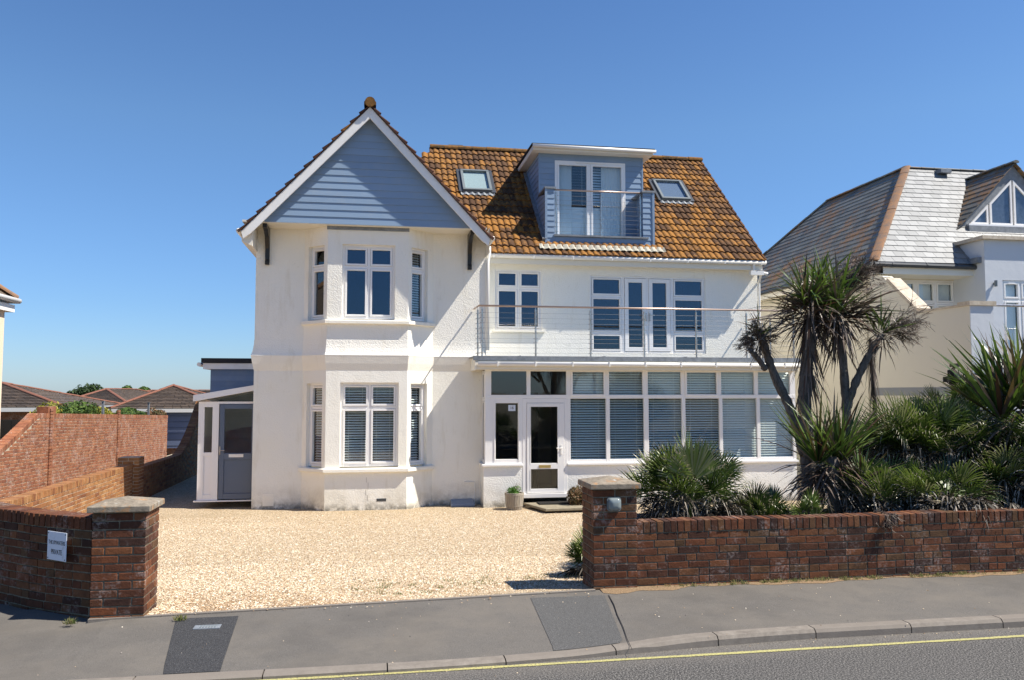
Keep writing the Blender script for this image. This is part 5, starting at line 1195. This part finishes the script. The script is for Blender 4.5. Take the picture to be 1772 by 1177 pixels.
# --- fan palms
def frond(gm, p, d, up_, L, nseg, wd=.022, t0=None, spread=1.75, droop=.25, cup=.25, chaos=0.0):
    """fan of pointed segments at the end of direction d"""
    d = Vector(d).normalized(); side = d.cross(Vector(up_)).normalized(); nn = side.cross(d).normalized(); t0 = random.random() if t0 is None else t0
    for i in range(nseg):
        f = -1+2*i/(nseg-1); an = f*spread; l = L*(1-.30*abs(f)**1.5)*random.uniform(.9, 1.04)
        v = (d*math.cos(an)+side*math.sin(an)+nn*(cup*(1-abs(f))+random.uniform(-.06, .06))).normalized()
        if chaos: v = (v+Vector((random.gauss(0, chaos), random.gauss(0, chaos), random.gauss(0, chaos)))).normalized(); l *= random.uniform(.45, 1.05)
        perp = v.cross(nn).normalized(); w_ = wd; dr = Vector((0, 0, -droop*l*(random.uniform(.1, 1.8) if chaos else 1)))
        a = p+v*l*.12; b = p+v*l*.55+dr*.15; c = p+v*l*.82+dr*.5; e = p+v*l+dr*random.uniform(.9, 1.5)
        tt = (random.uniform(0, .28) if random.random() < .72 else random.uniform(.35, .85)) if chaos else min(.78, max(0, t0+random.uniform(-.14, .14)))
        gm.add([a-perp*w_*.25, a+perp*w_*.25, b+perp*w_*.5, b-perp*w_*.5, c+perp*w_*.32, c-perp*w_*.32], [(0, 1, 2, 3), (3, 2, 4, 5)], tt)
        gm.add([c-perp*w_*.32, c+perp*w_*.32, e], [(0, 1, 2)], .95 if random.random() < .55 else tt)
def fan_palm(name, label, c, rad, n, nd, L, zlow, seed=0, squash=.9, up=.15, spread=1.6, bias=(0, 0, 0)):
    random.seed(seed); root = thing(name, label, 'palm', (c[0], c[1], .35)); c = Vector(c); a, b, st_ = MB(), MB(), MB()
    for i in range(n):
        d = rdir(up-.1, 1); d = (d+Vector(bias)).normalized(); r_ = rad*random.uniform(.45, .95); hub = c+Vector((d.x*r_, d.y*r_*.75, d.z*r_*squash))
        st_.tube([c+Vector((0, 0, -.1)), c.lerp(hub, .6)+Vector((0, 0, .05)), hub], [.012, .009, .007], 5, t=.5)
        frond(a, hub, (d+Vector((random.gauss(0, .2), random.gauss(0, .2), random.uniform(.0, .45)))).normalized(), (random.gauss(0, .35), random.gauss(0, .35), 1), L*random.uniform(.7, 1.15), random.randint(18, 24), .0165, t0=random.uniform(.12, .8), spread=spread*random.uniform(.55, 1), droop=random.uniform(.02, .3), cup=random.uniform(.1, .6))
    for i in range(nd):
        d = rdir(-.35, .45); d = (d+Vector(bias)*.5).normalized(); r_ = rad*random.uniform(.35, .95); hub = c+Vector((d.x*r_, d.y*r_*.8, d.z*r_*squash-.05))
        if hub.z < zlow: hub.z = zlow+random.uniform(0, .15)
        st_.tube([c, hub], [.010, .006], 4, t=.9)
        frond(b, hub, (d+Vector((0, 0, random.uniform(-1.3, -.1)))).normalized(), (random.gauss(0, .8), random.gauss(0, .8), 1), L*random.uniform(.5, .9), 14, .017, spread=random.uniform(.4, 1.5), droop=random.uniform(.1, .8), cup=.4, chaos=.30)
    a.build('green_fronds', 'palm_g', root); b.build('dead_fronds', 'palm_d', root); st_.build('stalk', 'palm_g', root)
    t_ = MB(); t_.tube([(c.x, c.y, .3), (c.x, c.y, c.z+.05)], [.16, .10], 10); t_.build('trunk', 'bark', root, smooth=True); return root
p = YP(1190, 875, 9.6)
r0 = fan_palm('fan_palm', 'bushy fan palm with a tall green central fan beside the right gate pillar', (p.x, 9.6, .66), .66, 60, 95, .48, .36, 3, bias=(.0, 0, .1))
# its tall central fan
a = MB(); hub = YP(1200, 832, 9.15); frond(a, hub, (0, -.1, 1), (0, -1, .1), .54, 36, .023, .78, 1.15, .02, .12); frond(a, hub+Vector((-.05, .1, -.02)), (-.35, .1, 1), (0, -1, .2), .52, 26, .018, .66, 1.0, .03, .4); frond(a, hub+Vector((.05, .1, -.02)), (.4, .1, 1), (0, -1, .3), .50, 26, .018, .35, 1.0, .03, .4)
a.build('green_fronds', 'palm_g', r0); a = MB(); a.tube([(hub.x, 9.3, .5), hub], [.02, .014], 6); a.build('stalk', 'palm_g', r0)
p = YP(1318, 885, 9.5); fan_palm('fan_palm', 'low spreading fan palm with grey tips, just left of the cabbage palm trunk', (p.x, 9.5, .45), .36, 22, 40, .32, .36, 5)
p = YP(1615, 810, 9.9); fan_palm('fan_palm', 'wide dark fan palm mass with a skirt of dead grey fronds above the brick wall', (p.x, 9.9, 1.20), .88, 120, 220, .54, .40, 8, squash=.72, up=.2)
p = YP(1735, 830, 9.4); fan_palm('fan_palm', 'fan palm with bright green lower fronds at the right edge, below the spiky plant', (p.x, 9.2, .85), .58, 50, 120, .50, .40, 11)
p = YP(1850, 800, 9.0); fan_palm('fan_palm', 'fan palm cut by the right edge of the photo, leaning over the wall', (p.x, 8.75, 1.15), .80, 60, 110, .52, .5, 13)
p = YP(1535, 850, 9.3); fan_palm('fan_palm', 'small drooping fan palm in deep shade left of the wide dark fan palm', (p.x, 9.3, .68), .48, 24, 100, .42, .40, 14)
p = YP(1470, 840, 10.9); fan_palm('fan_palm', 'dark fan palm standing behind the branching cabbage palm', (p.x, 10.9, .85), .60, 40, 90, .50, .35, 15)
p = YP(1680, 800, 10.9); fan_palm('fan_palm', 'dark fan palm at the back of the bed, behind the large spiky plant', (p.x, 10.9, 1.4), .75, 60, 80, .50, .35, 16)
p = YP(1405, 885, 9.1); fan_palm('fan_palm', 'low dark tangle of fan leaves in front of the cabbage palm trunk', (p.x, 9.15, .48), .30, 8, 60, .28, .38, 21)
p = YP(1640, 880, 8.9); fan_palm('fan_palm', 'dark drooping fan palm spilling over the brick coping, left of the spiky plant', (p.x, 8.95, .72), .55, 14, 170, .44, .42, 22, bias=(0, -.25, 0))
# small palm behind right pillar, its tips reach out to the left
p = YP(1030, 925, 9.2); fan_palm('fan_palm', 'low palm tucked behind the right gate pillar, tips poking out over the gravel', (p.x-.02, 9.25, .05), .22, 16, 14, .36, -.02, 17, up=-.1)
# dead fronds over the wall at the right
hb = thing('dead_fronds', 'grey withered fronds hanging over the right part of the brick wall', 'plant', YP(1720, 900, 8.5)); a = MB()
for (px_, py_) in ((1695, 860), (1725, 880), (1750, 870), (1765, 885), (1640, 868)): frond(a, YP(px_, py_, 8.55), (random.uniform(-.3, .4), -.35, -.8), (0, -1, .5), random.uniform(.28, .42), 16, .018, spread=.6, droop=.4, chaos=.25)
a.build('frond', 'palm_d', hb)
tw_ = thing('withered_twigs', 'tangle of brown dry twigs spilling over the wall coping below the cabbage palm', 'plant', YP(1515, 905, 8.5)); sp = MB()
for i in range(9): spray(YP(1512, 885, 8.55), (random.uniform(-.5, .5), random.uniform(-.6, 0), random.uniform(-1, .1)), .26, 10)
sp.build('twig', 'cord_d', tw_)
# ornament on a thin post
p = YP(1652, 640, 11.0); og = thing('ornament', 'dark weathered ornament on a thin post in front of the cream wall', 'ornament', (p.x, 11.0, .3)); m_ = MB()
m_.tube([(p.x-.03, 11, .3), (p.x-.03, 11, p.z-.2)], .03, 8); m_.build('post', 'wood_dark', og)
m_ = MB(); m_.tube([(p.x-.03, 11, p.z-.22), (p.x-.02, 11, p.z-.16), (p.x-.05, 11, p.z-.02), (p.x, 11, p.z+.04)], [.05, .085, .06, .04], 9); m_.box(p.x-.045, p.x+.045, 10.95, 11.05, p.z+.035, p.z+.085, .5); m_.box(p.x-.16, p.x-.03, 10.95, 11.05, p.z-.19, p.z-.11, .5); m_.build('figure', 'wood_dark', og)
random.seed(99)
# ================================================================== NEIGHBOUR ON THE RIGHT
nb = thing('neighbour_house', 'pale blue and cream house with slate hipped roof and triangular dormer at the right', 'house', (16, 20, -.5))
ne = Vector((12.94, 19.79, 5.45)); pk = Vector((16.39, 23.24, 9.04)); kx_ = (pk.z-ne.z)/(pk.y-ne.y)
def slate(O, U, Sv, L, rows, span, m, name='roof', w_=.30):
    mb = MB(); O = Vector(O); U = Vector(U).normalized(); Sv = Vector(Sv).normalized(); Nn = U.cross(Sv).normalized(); g = L/rows
    for r in range(rows):
        for (u0, u1) in span((r+.5)*g):
            k = math.floor(u0/w_)-1; off = (r % 2)*.5*w_
            while k*w_+off < u1:
                a = max(u0, k*w_+off+.004); b = min(u1, (k+1)*w_+off-.004); k += 1
                if b-a < .02: continue
                j = random.uniform(-.006, .006); s0 = r*g+j; s1 = (r+1)*g+.03
                mb.hexa([O+U*a+Sv*s0+Nn*.004, O+U*b+Sv*s0+Nn*.004, O+U*b+Sv*s1-Nn*.01, O+U*a+Sv*s1-Nn*.01, O+U*a+Sv*s0+Nn*.022, O+U*b+Sv*s0+Nn*.022, O+U*b+Sv*s1+Nn*.004, O+U*a+Sv*s1+Nn*.004])
    o = mb.build(name, m, nb); return o
Lf = (Vector((0, pk.y-ne.y, pk.z-ne.z))).length; Sf = Vector((0, pk.y-ne.y, pk.z-ne.z)).normalized(); cf = Sf.y
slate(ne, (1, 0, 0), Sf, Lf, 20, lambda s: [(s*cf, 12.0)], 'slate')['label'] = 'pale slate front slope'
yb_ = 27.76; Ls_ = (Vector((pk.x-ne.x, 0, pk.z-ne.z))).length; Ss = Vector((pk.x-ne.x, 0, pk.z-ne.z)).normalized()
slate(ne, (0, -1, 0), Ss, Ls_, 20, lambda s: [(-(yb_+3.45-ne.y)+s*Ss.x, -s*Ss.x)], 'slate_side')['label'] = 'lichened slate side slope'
dk = MB(); b4 = Vector((12.94, yb_+3.45, 5.45)); pb = Vector((16.39, yb_, 9.04)); far = Vector((26, 23.24, 9.04)); fe = Vector((26, 19.79, 5.45))
dk.add([ne-Vector((0, 0, .04)), fe-Vector((0, 0, .04)), far-Vector((0, 0, .04)), pk-Vector((0, 0, .04))], [(0, 1, 2, 3)], .5); dk.add([ne-Vector((0, 0, .04)), pk-Vector((0, 0, .04)), pb-Vector((0, 0, .04)), b4-Vector((0, 0, .04))], [(0, 1, 2, 3)], .5)
dk.add([b4, pb, Vector((19.8, b4.y, 5.45))], [(0, 1, 2)], .5); dk.add([pk, pb, (19.8, b4.y, 5.45), (19.8, 23.2, 9.0)], [(0, 1, 2, 3)], .5); dk.add([pk, far, (26, 28, 5.45), (16.4, 28, 5.45)], [(0, 1, 2, 3)], .5); dk.build('roof_deck', 'slate_side', nb)
ridge_run(ne+Vector((0, 0, .03)), pk+Vector((0, 0, .03)), .125, .5, flat=.22).build('hip_tiles', 'terracotta', nb); ridge_run(pk, pb, .10, .45, flat=.6).build('ridge_tiles', 'slate_side', nb); ridge_run(pb, b4, .10, .45, flat=.6).build('hip_tiles', 'slate_side', nb); ridge_run(pk, far, .09, .45, flat=.5).build('ridge_tiles', 'slate_side', nb)
p = atY(1628, 300, 23.0); m_ = MB(); c_ = ne+Sf*4.7+Vector((4.5, 0, 0)); m_.box(c_.x-.18, c_.x+.18, c_.y-.25, c_.y+.1, c_.z-.02, c_.z+.10, .5); m_.build('roof_vent', 'lead', nb)
# gutter & soffit
m_ = MB(); m_.tube([(12.90, 19.74, 5.38), (16.25, 19.74, 5.36)], .065, 9); m_.tube([(12.88, 19.74, 5.38), (12.88, 31, 5.36)], .065, 9)
for x in (13.4, 14.4, 15.3, 16.0): m_.tube([(x, 19.74, 5.375), (x+.04, 19.74, 5.375)], .075, 9)
m_.build('gutter', 'dark_frame', nb, smooth=False)
m_ = MB(); m_.box(12.94, 16.2, 19.80, 20.6, 5.14, 5.32, .5); m_.box(12.94, 13.2, 19.8, 31, 5.15, 5.32, .5); m_.build('soffit', 'cream_trim', nb)
# body
m_ = MB(); wall(m_, Basis((13.25, 31), (0, -1)), 0, 31-19.95, -.6, 5.2, []); m_.box(13.262, 13.45, 19.955, 20.7, -.6, 5.2, .5); xA = atY(1690, 500, 20.4).x
wh = (atY(1548, 487, 20.6).x, atY(1689, 487, 20.6).x, 2.9, atY(1600, 484, 20.6).z)
wall(m_, FY(20.6), 13.2, xA+.35, -.6, 5.2, [wh], .1); m_.box(atY(1690, 500, 19.9).x, atY(1703, 500, 19.9).x+.1, 19.9, 20.6, 2.0, 5.2, .5); m_.build('wall', 'cream_wall', nb)['label'] = 'cream wall under the eaves'
m_ = MB(); m_.box(13.3, atY(1689, 470, 20.5).x, 20.48, 20.60, wh[3]+.04, atY(1600, 462, 20.5).z+.05, .5); m_.build('lintel_band', 'grey_band', nb)
window(nb, FY(20.6), *wh, [.26, .50, .74], [.72], inset=-.02, fr=.06, sash=.05, glass='glass', blind='roller', label='row of white casements behind the balcony wall')
# blue projecting part
xB = atY(1703, 430, 19.4).x; m_ = MB(); hb_ = (atY(1735, 500, 19.4).x, atY(1735, 500, 19.4).x+1.9, 2.9, atY(1740, 484, 19.4).z)
wall(m_, FY(19.4), xB, 25, -.6, atY(1740, 415, 19.4).z, [hb_], .1); wall(m_, Basis((xB, 21.2), (0, -1)), 0, 1.8, -.6, atY(1740, 415, 19.4).z, [])
m_.build('wall', 'blue_wall', nb)['label'] = 'pale blue wall of the projecting part'
window(nb, FY(19.4), *hb_, [.28, .64], [.76], inset=-.03, fr=.06, sash=.05, glass='glass', blind='roller', label='white balcony door and window in the blue wall')
zc = atY(1740, 415, 19.4).z; m_ = MB(); m_.box(xB-.13, 25, 19.28, 21.1, zc, zc+.09, .5); m_.build('coping', 'coping', nb)
m_ = MB(); m_.box(xB-.12, xB+.02, 19.5, 20.5, 5.45, 5.6, .5); m_.build('flashing', 'lead', nb)
# balcony block: cream side wall facing left, blue front
Xn = 12.94; Yn = 16.32; zw = 3.93
prof = [(Yn, -.6), (20.0, -.6), (20.0, 5.12), (19.45, 5.02), (19.25, 4.86), (18.10, 3.97), (Yn, zw)]
m_ = MB(); m_.prism([(Xn, y, z) for y, z in prof], (.28, 0, 0), .5); m_.build('balcony_wall', 'cream_wall', nb)
m_ = MB(); m_.box(Xn+.001, 25, Yn-.02, Yn+.25, -.6, 2.75, .5); m_.box(Xn+.001, atY(1718, 540, Yn).x, Yn-.021, Yn+.3, 2.75, zw, .5); m_.build('balcony_front', 'blue_wall', nb)
m_ = MB(); x1_ = atY(1720, 540, Yn).x; m_.box(Xn-.04, x1_+.02, Yn-.06, Yn+.34, zw+.002, zw+.10, .5); m_.box(Xn-.03, Xn+.32, Yn+.34, 18.10, zw+.003, zw+.05, .5)
m_.hexa([(Xn-.04, 18.1, 3.975), (Xn+.34, 18.1, 3.975), (Xn+.34, 19.25, 4.865), (Xn-.04, 19.25, 4.865), (Xn-.04, 18.07, 4.05), (Xn+.34, 18.07, 4.05), (Xn+.34, 19.2, 4.94), (Xn-.04, 19.2, 4.94)], .5); m_.build('coping', 'coping', nb)
m_ = MB(); m_.box(Xn-.008, Xn-.001, Yn+.02, 20, 1.92, 2.12, .5); m_.build('grey_band', 'grey_band', nb)
m_ = MB(); m_.tube([(x1_, Yn+.12, zw+.03), (25, Yn+.12, zw+.03)], .028, 10)
for i in range(5): m_.tube([(x1_+.9+i*1.5, Yn+.12, 2.75), (x1_+.9+i*1.5, Yn+.12, zw+.03)], .02, 8)
m_.build('railing', 'steel', nb); m_ = MB(); m_.tube([(Xn-.03, 19.0, 4.2), (Xn-.03, 19.0, -.5)], .04, 8); 
m_ = MB(); q_ = atY(1722, 490, 19.35); m_.tube([(q_.x, 19.32, q_.z-.08), (q_.x, 19.32, q_.z+.08)], .04, 10); m_.box(q_.x-.02, q_.x+.02, 19.33, 19.4, q_.z-.03, q_.z+.03, .5); m_.build('wall_light', 'mid_frame', nb)
# triangular dormer: front at y=21.0
fY = 21.0; ap = atY(1752, 283, fY); bl_ = atY(1650, 400, fY); slope_ = (ap.z-bl_.z)/(ap.x-bl_.x); hwid = ap.x-bl_.x
def back_y(z): return ne.y+(z-ne.z)/kx_
m_ = MB(); 
for sg in (-1, 1):
    # slope as slates
    Uv = Vector((0, 1, 0)) if sg > 0 else Vector((0, -1, 0)); Sv = Vector((-sg*hwid, 0, ap.z-bl_.z)); Lq = Sv.length; O = Vector((ap.x+sg*hwid, fY-.12, bl_.z))
    def sp_(s, sg=sg, O=O, Sv=Sv, Lq=Lq):
        z = O.z+Sv.z*s/Lq; e = back_y(z)-O.y+.1; return [(0, e)] if sg > 0 else [(-e, 0)]
    slate(O, Uv, Sv, Lq, 11, sp_, 'slate_side', 'dormer_roof')
ridge_run((ap.x, fY-.15, ap.z+.02), (ap.x, back_y(ap.z), ap.z+.02), .09, .4, flat=.6).build('ridge_tiles', 'slate_side', nb)
tri = MB(); tri.prism([(ap.x-hwid+.05, fY, bl_.z-.05), (ap.x+hwid-.05, fY, bl_.z-.05), (ap.x, fY, ap.z-.05)], (0, .06, 0), .5); tri.build('dormer_front', 'lead', nb)
# triangular windows
zb_ = atY(1700, 388, fY).z; apx = atY(1749, 307, fY); wl = atY(1676, 388, fY).x; hwn = apx.x-wl; sw = (apx.z-zb_)/hwn
fm = MB(); pn = []
def tri_win(x0, x1, x2top, kind):
    pass
t = .055; yv = fY-.05
def frame_poly(poly):
    c = sum((Vector(p) for p in poly), Vector((0, 0)))/len(poly); n = len(poly); inner = []
    for i in range(n):
        p = Vector(poly[i]); a = Vector(poly[i-1])-p; b = Vector(poly[(i+1) % n])-p; an = a.angle(b)/2; inner.append(p+(a.normalized()+b.normalized()).normalized()*(t/math.sin(an)))
    for i in range(n):
        j = (i+1) % n; q = [poly[i], poly[j], inner[j], inner[i]]; vs = [(x, yv, z) for x, z in q]+[(x, yv+.06, z) for x, z in q]
        fm.add(vs, [(0, 1, 2, 3), (7, 6, 5, 4), (0, 4, 5, 1), (1, 5, 6, 2), (2, 6, 7, 3), (3, 7, 4, 0)], .5)
    pn.append(inner)
xm_ = apx.x; xq = xm_-hwn*.55
for sg in (1, -1):
    f_ = lambda x: xm_+(x-xm_)*sg
    frame_poly([(f_(wl+.02), zb_), (f_(xq-.03), zb_), (f_(xq-.03), zb_+(xq-.03-wl-.02)*sw)]); frame_poly([(f_(xq+.03), zb_), (f_(xm_-.03), zb_), (f_(xm_-.03), zb_+(xm_-wl-.08)*sw), (f_(xq+.03), zb_+(xq-wl-.02)*sw)])
fm.box(wl-.06, 2*xm_-wl+.06, fY-.10, fY-.0, zb_-.06, zb_-.004, .5)
dw = fm.build('window', 'upvc', nb); dw['label'] = 'triangular window of the slate dormer'
for inn in pn: q_ = MB(); q_.add([(x, yv+.03, z) for x, z in inn], [tuple(range(len(inn)))], .5); q_.build('pane', 'glass_dark', dw)
m_ = MB(); m_.box(wl-.1, 25, fY-.16, fY+.3, bl_.z-.30, zb_-.065, .5); m_.build('apron', 'lead', nb)
# ================================================================== LEFT HOUSE
lh = thing('peach_house', 'peach rendered house corner with white eaves at the left edge', 'house', (-9, 19, -.5))
qx = atY(8, 540, 20).x; m_ = MB(); m_.box(-16, qx, 12, 20, -.7, 3.95, .5); m_.build('wall', 'pink_wall', lh)
m_ = MB(); ze = atY(28, 520, 20.25).z; ex_ = atY(24, 530, 20.2).x; m_.box(-16, ex_, 11.7, 20.25, ze-.26, ze-.10, .5); m_.build('soffit', 'trim', lh)
m_ = MB(); m_.tube([(ex_+.06, 11.7, ze), (ex_+.06, 20.32, ze)], .06, 9); m_.tube([(ex_+.06, 20.3, ze), (-16, 20.3, ze)], .06, 9); m_.build('gutter', 'gutter', lh, smooth=True)
m_ = MB(); a = Vector((ex_+.02, 20.25, ze+.02)); m_.add([a, (ex_+.02, 11.6, ze+.02), (-10.6, 13.5, ze+2.2), (-10.6, 17.6, ze+2.2), (-16, 20.25, ze+.02), (-16, 17.6, ze+2.2)], [(0, 1, 2, 3), (0, 3, 5, 4)], .5); m_.build('roof', 'bung_tile', lh)
ridge_run(a+Vector((0, 0, .03)), (-10.6, 17.6, ze+2.22), .10, .4).build('hip_tiles', 'terracotta', lh)
# dark fence between
fn = thing('timber_fence', 'dark close boarded fence in shadow left of the sweeping brick wall', 'fence', (-9, 20.2, -.5)); m_ = MB()
for i in range(24): m_.box(-11.6+i*.16, -11.6+i*.16+.15, 20.6, 20.62+.01*(i % 2), -.6, 1.38)
m_.build('board', 'wood_dark', fn); m_ = MB(); m_.box(-11.6, -7.8, 20.63, 20.68, .9, 1.0, .5); m_.build('rail', 'wood_dark', fn)
# ================================================================== BUNGALOWS
def hip_roof(root, x0, x1, y0, y1, ze, zr, rid, m='bung_tile', axis='x'):
    """hipped roof with tiled courses built as stepped strips. rid: (x_a, x_b, y) ridge ends along x, or (x, y_a, y_b) along y"""
    if axis == 'x': A, B_ = Vector((rid[0], rid[2], zr)), Vector((rid[1], rid[2], zr))
    else: A, B_ = Vector((rid[0], rid[1], zr)), Vector((rid[0], rid[2], zr))
    c = [Vector((x0, y0, ze)), Vector((x1, y0, ze)), Vector((x1, y1, ze)), Vector((x0, y1, ze))]
    if axis == 'x': fcs = [(c[0], c[1], B_, A), (c[1], c[2], B_, B_), (c[2], c[3], A, B_), (c[3], c[0], A, A)]
    else: fcs = [(c[0], c[1], A, A), (c[1], c[2], B_, A), (c[2], c[3], B_, B_), (c[3], c[0], A, B_)]
    mb = MB(); k = 16
    for (p, q, r_, s_) in fcs:
        nrm_ = (q-p).cross(s_-p).normalized()
        for i in range(k):
            t0, t1 = i/k, (i+1)/k; a0, b0 = p.lerp(s_, t0), q.lerp(r_, t0); a1, b1 = p.lerp(s_, t1), q.lerp(r_, t1); n_ = max(1, int((b0-a0).length/.33))
            for j in range(n_):
                u0, u1 = j/n_, (j+.94)/n_; mb.add([a0.lerp(b0, u0)+nrm_*.05, a0.lerp(b0, u1)+nrm_*.05, a1.lerp(b1, u1)+nrm_*.01, a1.lerp(b1, u0)+nrm_*.01, a0.lerp(b0, u0), a0.lerp(b0, u1)], [(0, 1, 2, 3), (4, 5, 1, 0)])
        mb.add([p, q, r_, s_] if (r_-s_).length > .01 else [p, q, r_], [(0, 1, 2, 3)] if (r_-s_).length > .01 else [(0, 1, 2)], .2)
    mb.build('roof', m, root)
    hp = MB()
    for (p, q) in ([(c[0], A), (c[1], B_ if axis == 'x' else A), (c[2], B_), (c[3], A if axis == 'x' else B_), (A, B_)]):
        if (Vector(q)-Vector(p)).length > .3: x = ridge_run(Vector(p)+Vector((0, 0, .04)), Vector(q)+Vector((0, 0, .04)), .09, .4, flat=.5); hp.add(x.v, x.f, .5)
    hp.build('ridge_tiles', 'ridge_far', root)
    g_ = MB(); g_.box(x0-.05, x1+.05, y0-.06, y0-.01, ze-.16, ze-.01, .5); g_.build('gutter', 'gutter', root)
# B3 with garage
b3 = thing('bungalow', 'brown roofed bungalow garage with a blue grey door, nearest the white house', 'bungalow', (-8, 37, -.5)); yy = 37.0
e0 = atY(190, 706, yy); e1 = atY(352, 709, yy); apx3 = atY(300, 669, yy+3.0)
hip_roof(b3, e0.x, e1.x+.9, yy, yy+6, atY(300, 708, yy).z, apx3.z, (apx3.x, apx3.x+.01, yy+3), axis='x')
m_ = MB(); m_.box(e0.x+.3, e1.x+.6, yy+.3, yy+5.7, -.6, atY(300, 709, yy).z-.05, .5); m_.build('wall', 'brick_l', b3)
a = atY(286, 715, yy+.2); b = atY(352, 776, yy+.2); m_ = MB(); m_.box(a.x, b.x, yy+.2, yy+.28, b.z, a.z, .5); dG = m_.build('garage_door', 'garage', b3); m_ = MB()
for i in range(7): m_.box(a.x, b.x, yy+.19, yy+.2, b.z+.1+i*.25, b.z+.11+i*.25, .5)
m_.build('panel_groove', 'dark_frame', dG)
b2 = thing('bungalow', 'brown roofed bungalow behind, between the dark tree and the garage roof', 'bungalow', (-13, 46, -.5)); yy = 46.0
e0 = atY(100, 699, yy); e1 = atY(222, 699, yy); A2 = atY(184, 675, yy+4)
hip_roof(b2, e0.x, e1.x, yy, yy+14, atY(160, 700, yy).z, A2.z, (A2.x, yy+4.0, yy+10), axis='y')
m_ = MB(); m_.box(e0.x+.3, e1.x-.3, yy+.3, yy+13, -.6, atY(160, 700, yy).z-.05, .5); m_.build('wall', 'brick_l', b2)
b4_ = thing('bungalow', 'low brown roof beyond, seen right of the second bungalow', 'bungalow', (-10, 58, -.5)); yy = 60.0
e0 = atY(210, 688, yy); e1 = atY(330, 688, yy); hip_roof(b4_, e0.x-1, e1.x+3, yy, yy+8, atY(250, 690, yy).z, atY(250, 677, yy+4).z, (e0.x+1, e1.x+1, yy+4)); m_ = MB(); m_.box(e0.x-.6, e1.x+2.6, yy+.4, yy+7.6, -.6, atY(250, 690, yy).z-.05, .5); m_.build('wall', 'brick_l', b4_)
b1 = thing('bungalow', 'brown roofed bungalow with white gutter at the far left, beside the peach house', 'bungalow', (-18, 33, -.5)); yy = 34.0
e1 = atY(112, 704, yy); A1 = atY(4, 665, yy+3.6); hip_roof(b1, e1.x-11, e1.x, yy, yy+7.2, atY(60, 706, yy).z, A1.z, (e1.x-7.5, A1.x, yy+3.6)); m_ = MB(); m_.box(e1.x-10.5, e1.x-.9, yy+.4, yy+7, -.6, atY(60, 706, yy).z-.05, .5); m_.build('wall', 'brick_l', b1)
# ================================================================== SHRUBS AND FAR TREES
def shrub(name, label, c, rad, n, size, m, cat='shrub', **kw):
    root = thing(name, label, cat, (c[0], c[1], c[2]-rad[2])); leaf_blob(c, rad, n, size, m, 'foliage', root, **kw)
    t_ = MB(); t_.tube([(c[0], c[1], min(-.5, c[2]-rad[2])), (c[0], c[1], c[2])], [.06, .03], 6)
    for i in range(4): a = random.uniform(0, 6.28); t_.tube([(c[0], c[1], c[2]-rad[2]*.6), (c[0]+rad[0]*.5*math.cos(a), c[1]+rad[1]*.5*math.sin(a), c[2]+rad[2]*.3)], [.03, .01], 5)
    t_.build('stem' if cat == 'shrub' else 'trunk', 'bark', root); return root
p = atX(118, 712, -8.5); shrub('shrub', 'rounded dark green shrub top above the left end of the tall brick wall', (p.x, p.y, p.z-.1), (.75, 1.6, .42), 3800, .07, 'shrub')
p = atX(82, 712, -8.4); shrub('shrub', 'yellow green shrub tip at the far left behind the tall brick wall', (p.x, p.y, p.z-.1), (.5, .6, .32), 1200, .06, 'shrub_y')
p = atX(172, 714, -8.5); shrub('shrub', 'golden yellow shrub showing above the middle of the tall brick wall', (p.x, p.y, p.z-.1), (.5, 1.4, .24), 1800, .07, 'shrub_y')
p = atX(225, 714, -8.5); shrub('shrub', 'grey green flowering shrub above the tall wall between the two grey posts', (p.x, p.y, p.z-.1), (.5, 1.8, .32), 2400, .07, 'shrub')
p = atX(268, 716, -8.4); shrub('shrub', 'bronze green bush at the far right end of the tall brick wall', (p.x, p.y, p.z-.15), (.4, 1.2, .42), 1600, .07, 'shrub_br')
for (px_, py_, r1, r2, lab, mm, yy) in ((148, 688, 1.35, .95, 'dark rounded tree on the skyline behind the bungalow roofs', 'shrub_dk', 62), (114, 698, 1.3, .5, 'low dark hedge tree left of the dark rounded tree', 'shrub_dk', 60), (222, 680, .7, .55, 'pale green treetop on the skyline, left of the two light ones', 'shrub', 75), (250, 680, .6, .5, 'pale green treetop on the skyline, right of the two light ones', 'shrub', 75)):
    p = atY(px_, py_, yy); shrub('tree', lab, (p.x, yy, p.z), (r1, r1, r2), 2600, .16, mm, cat='tree')
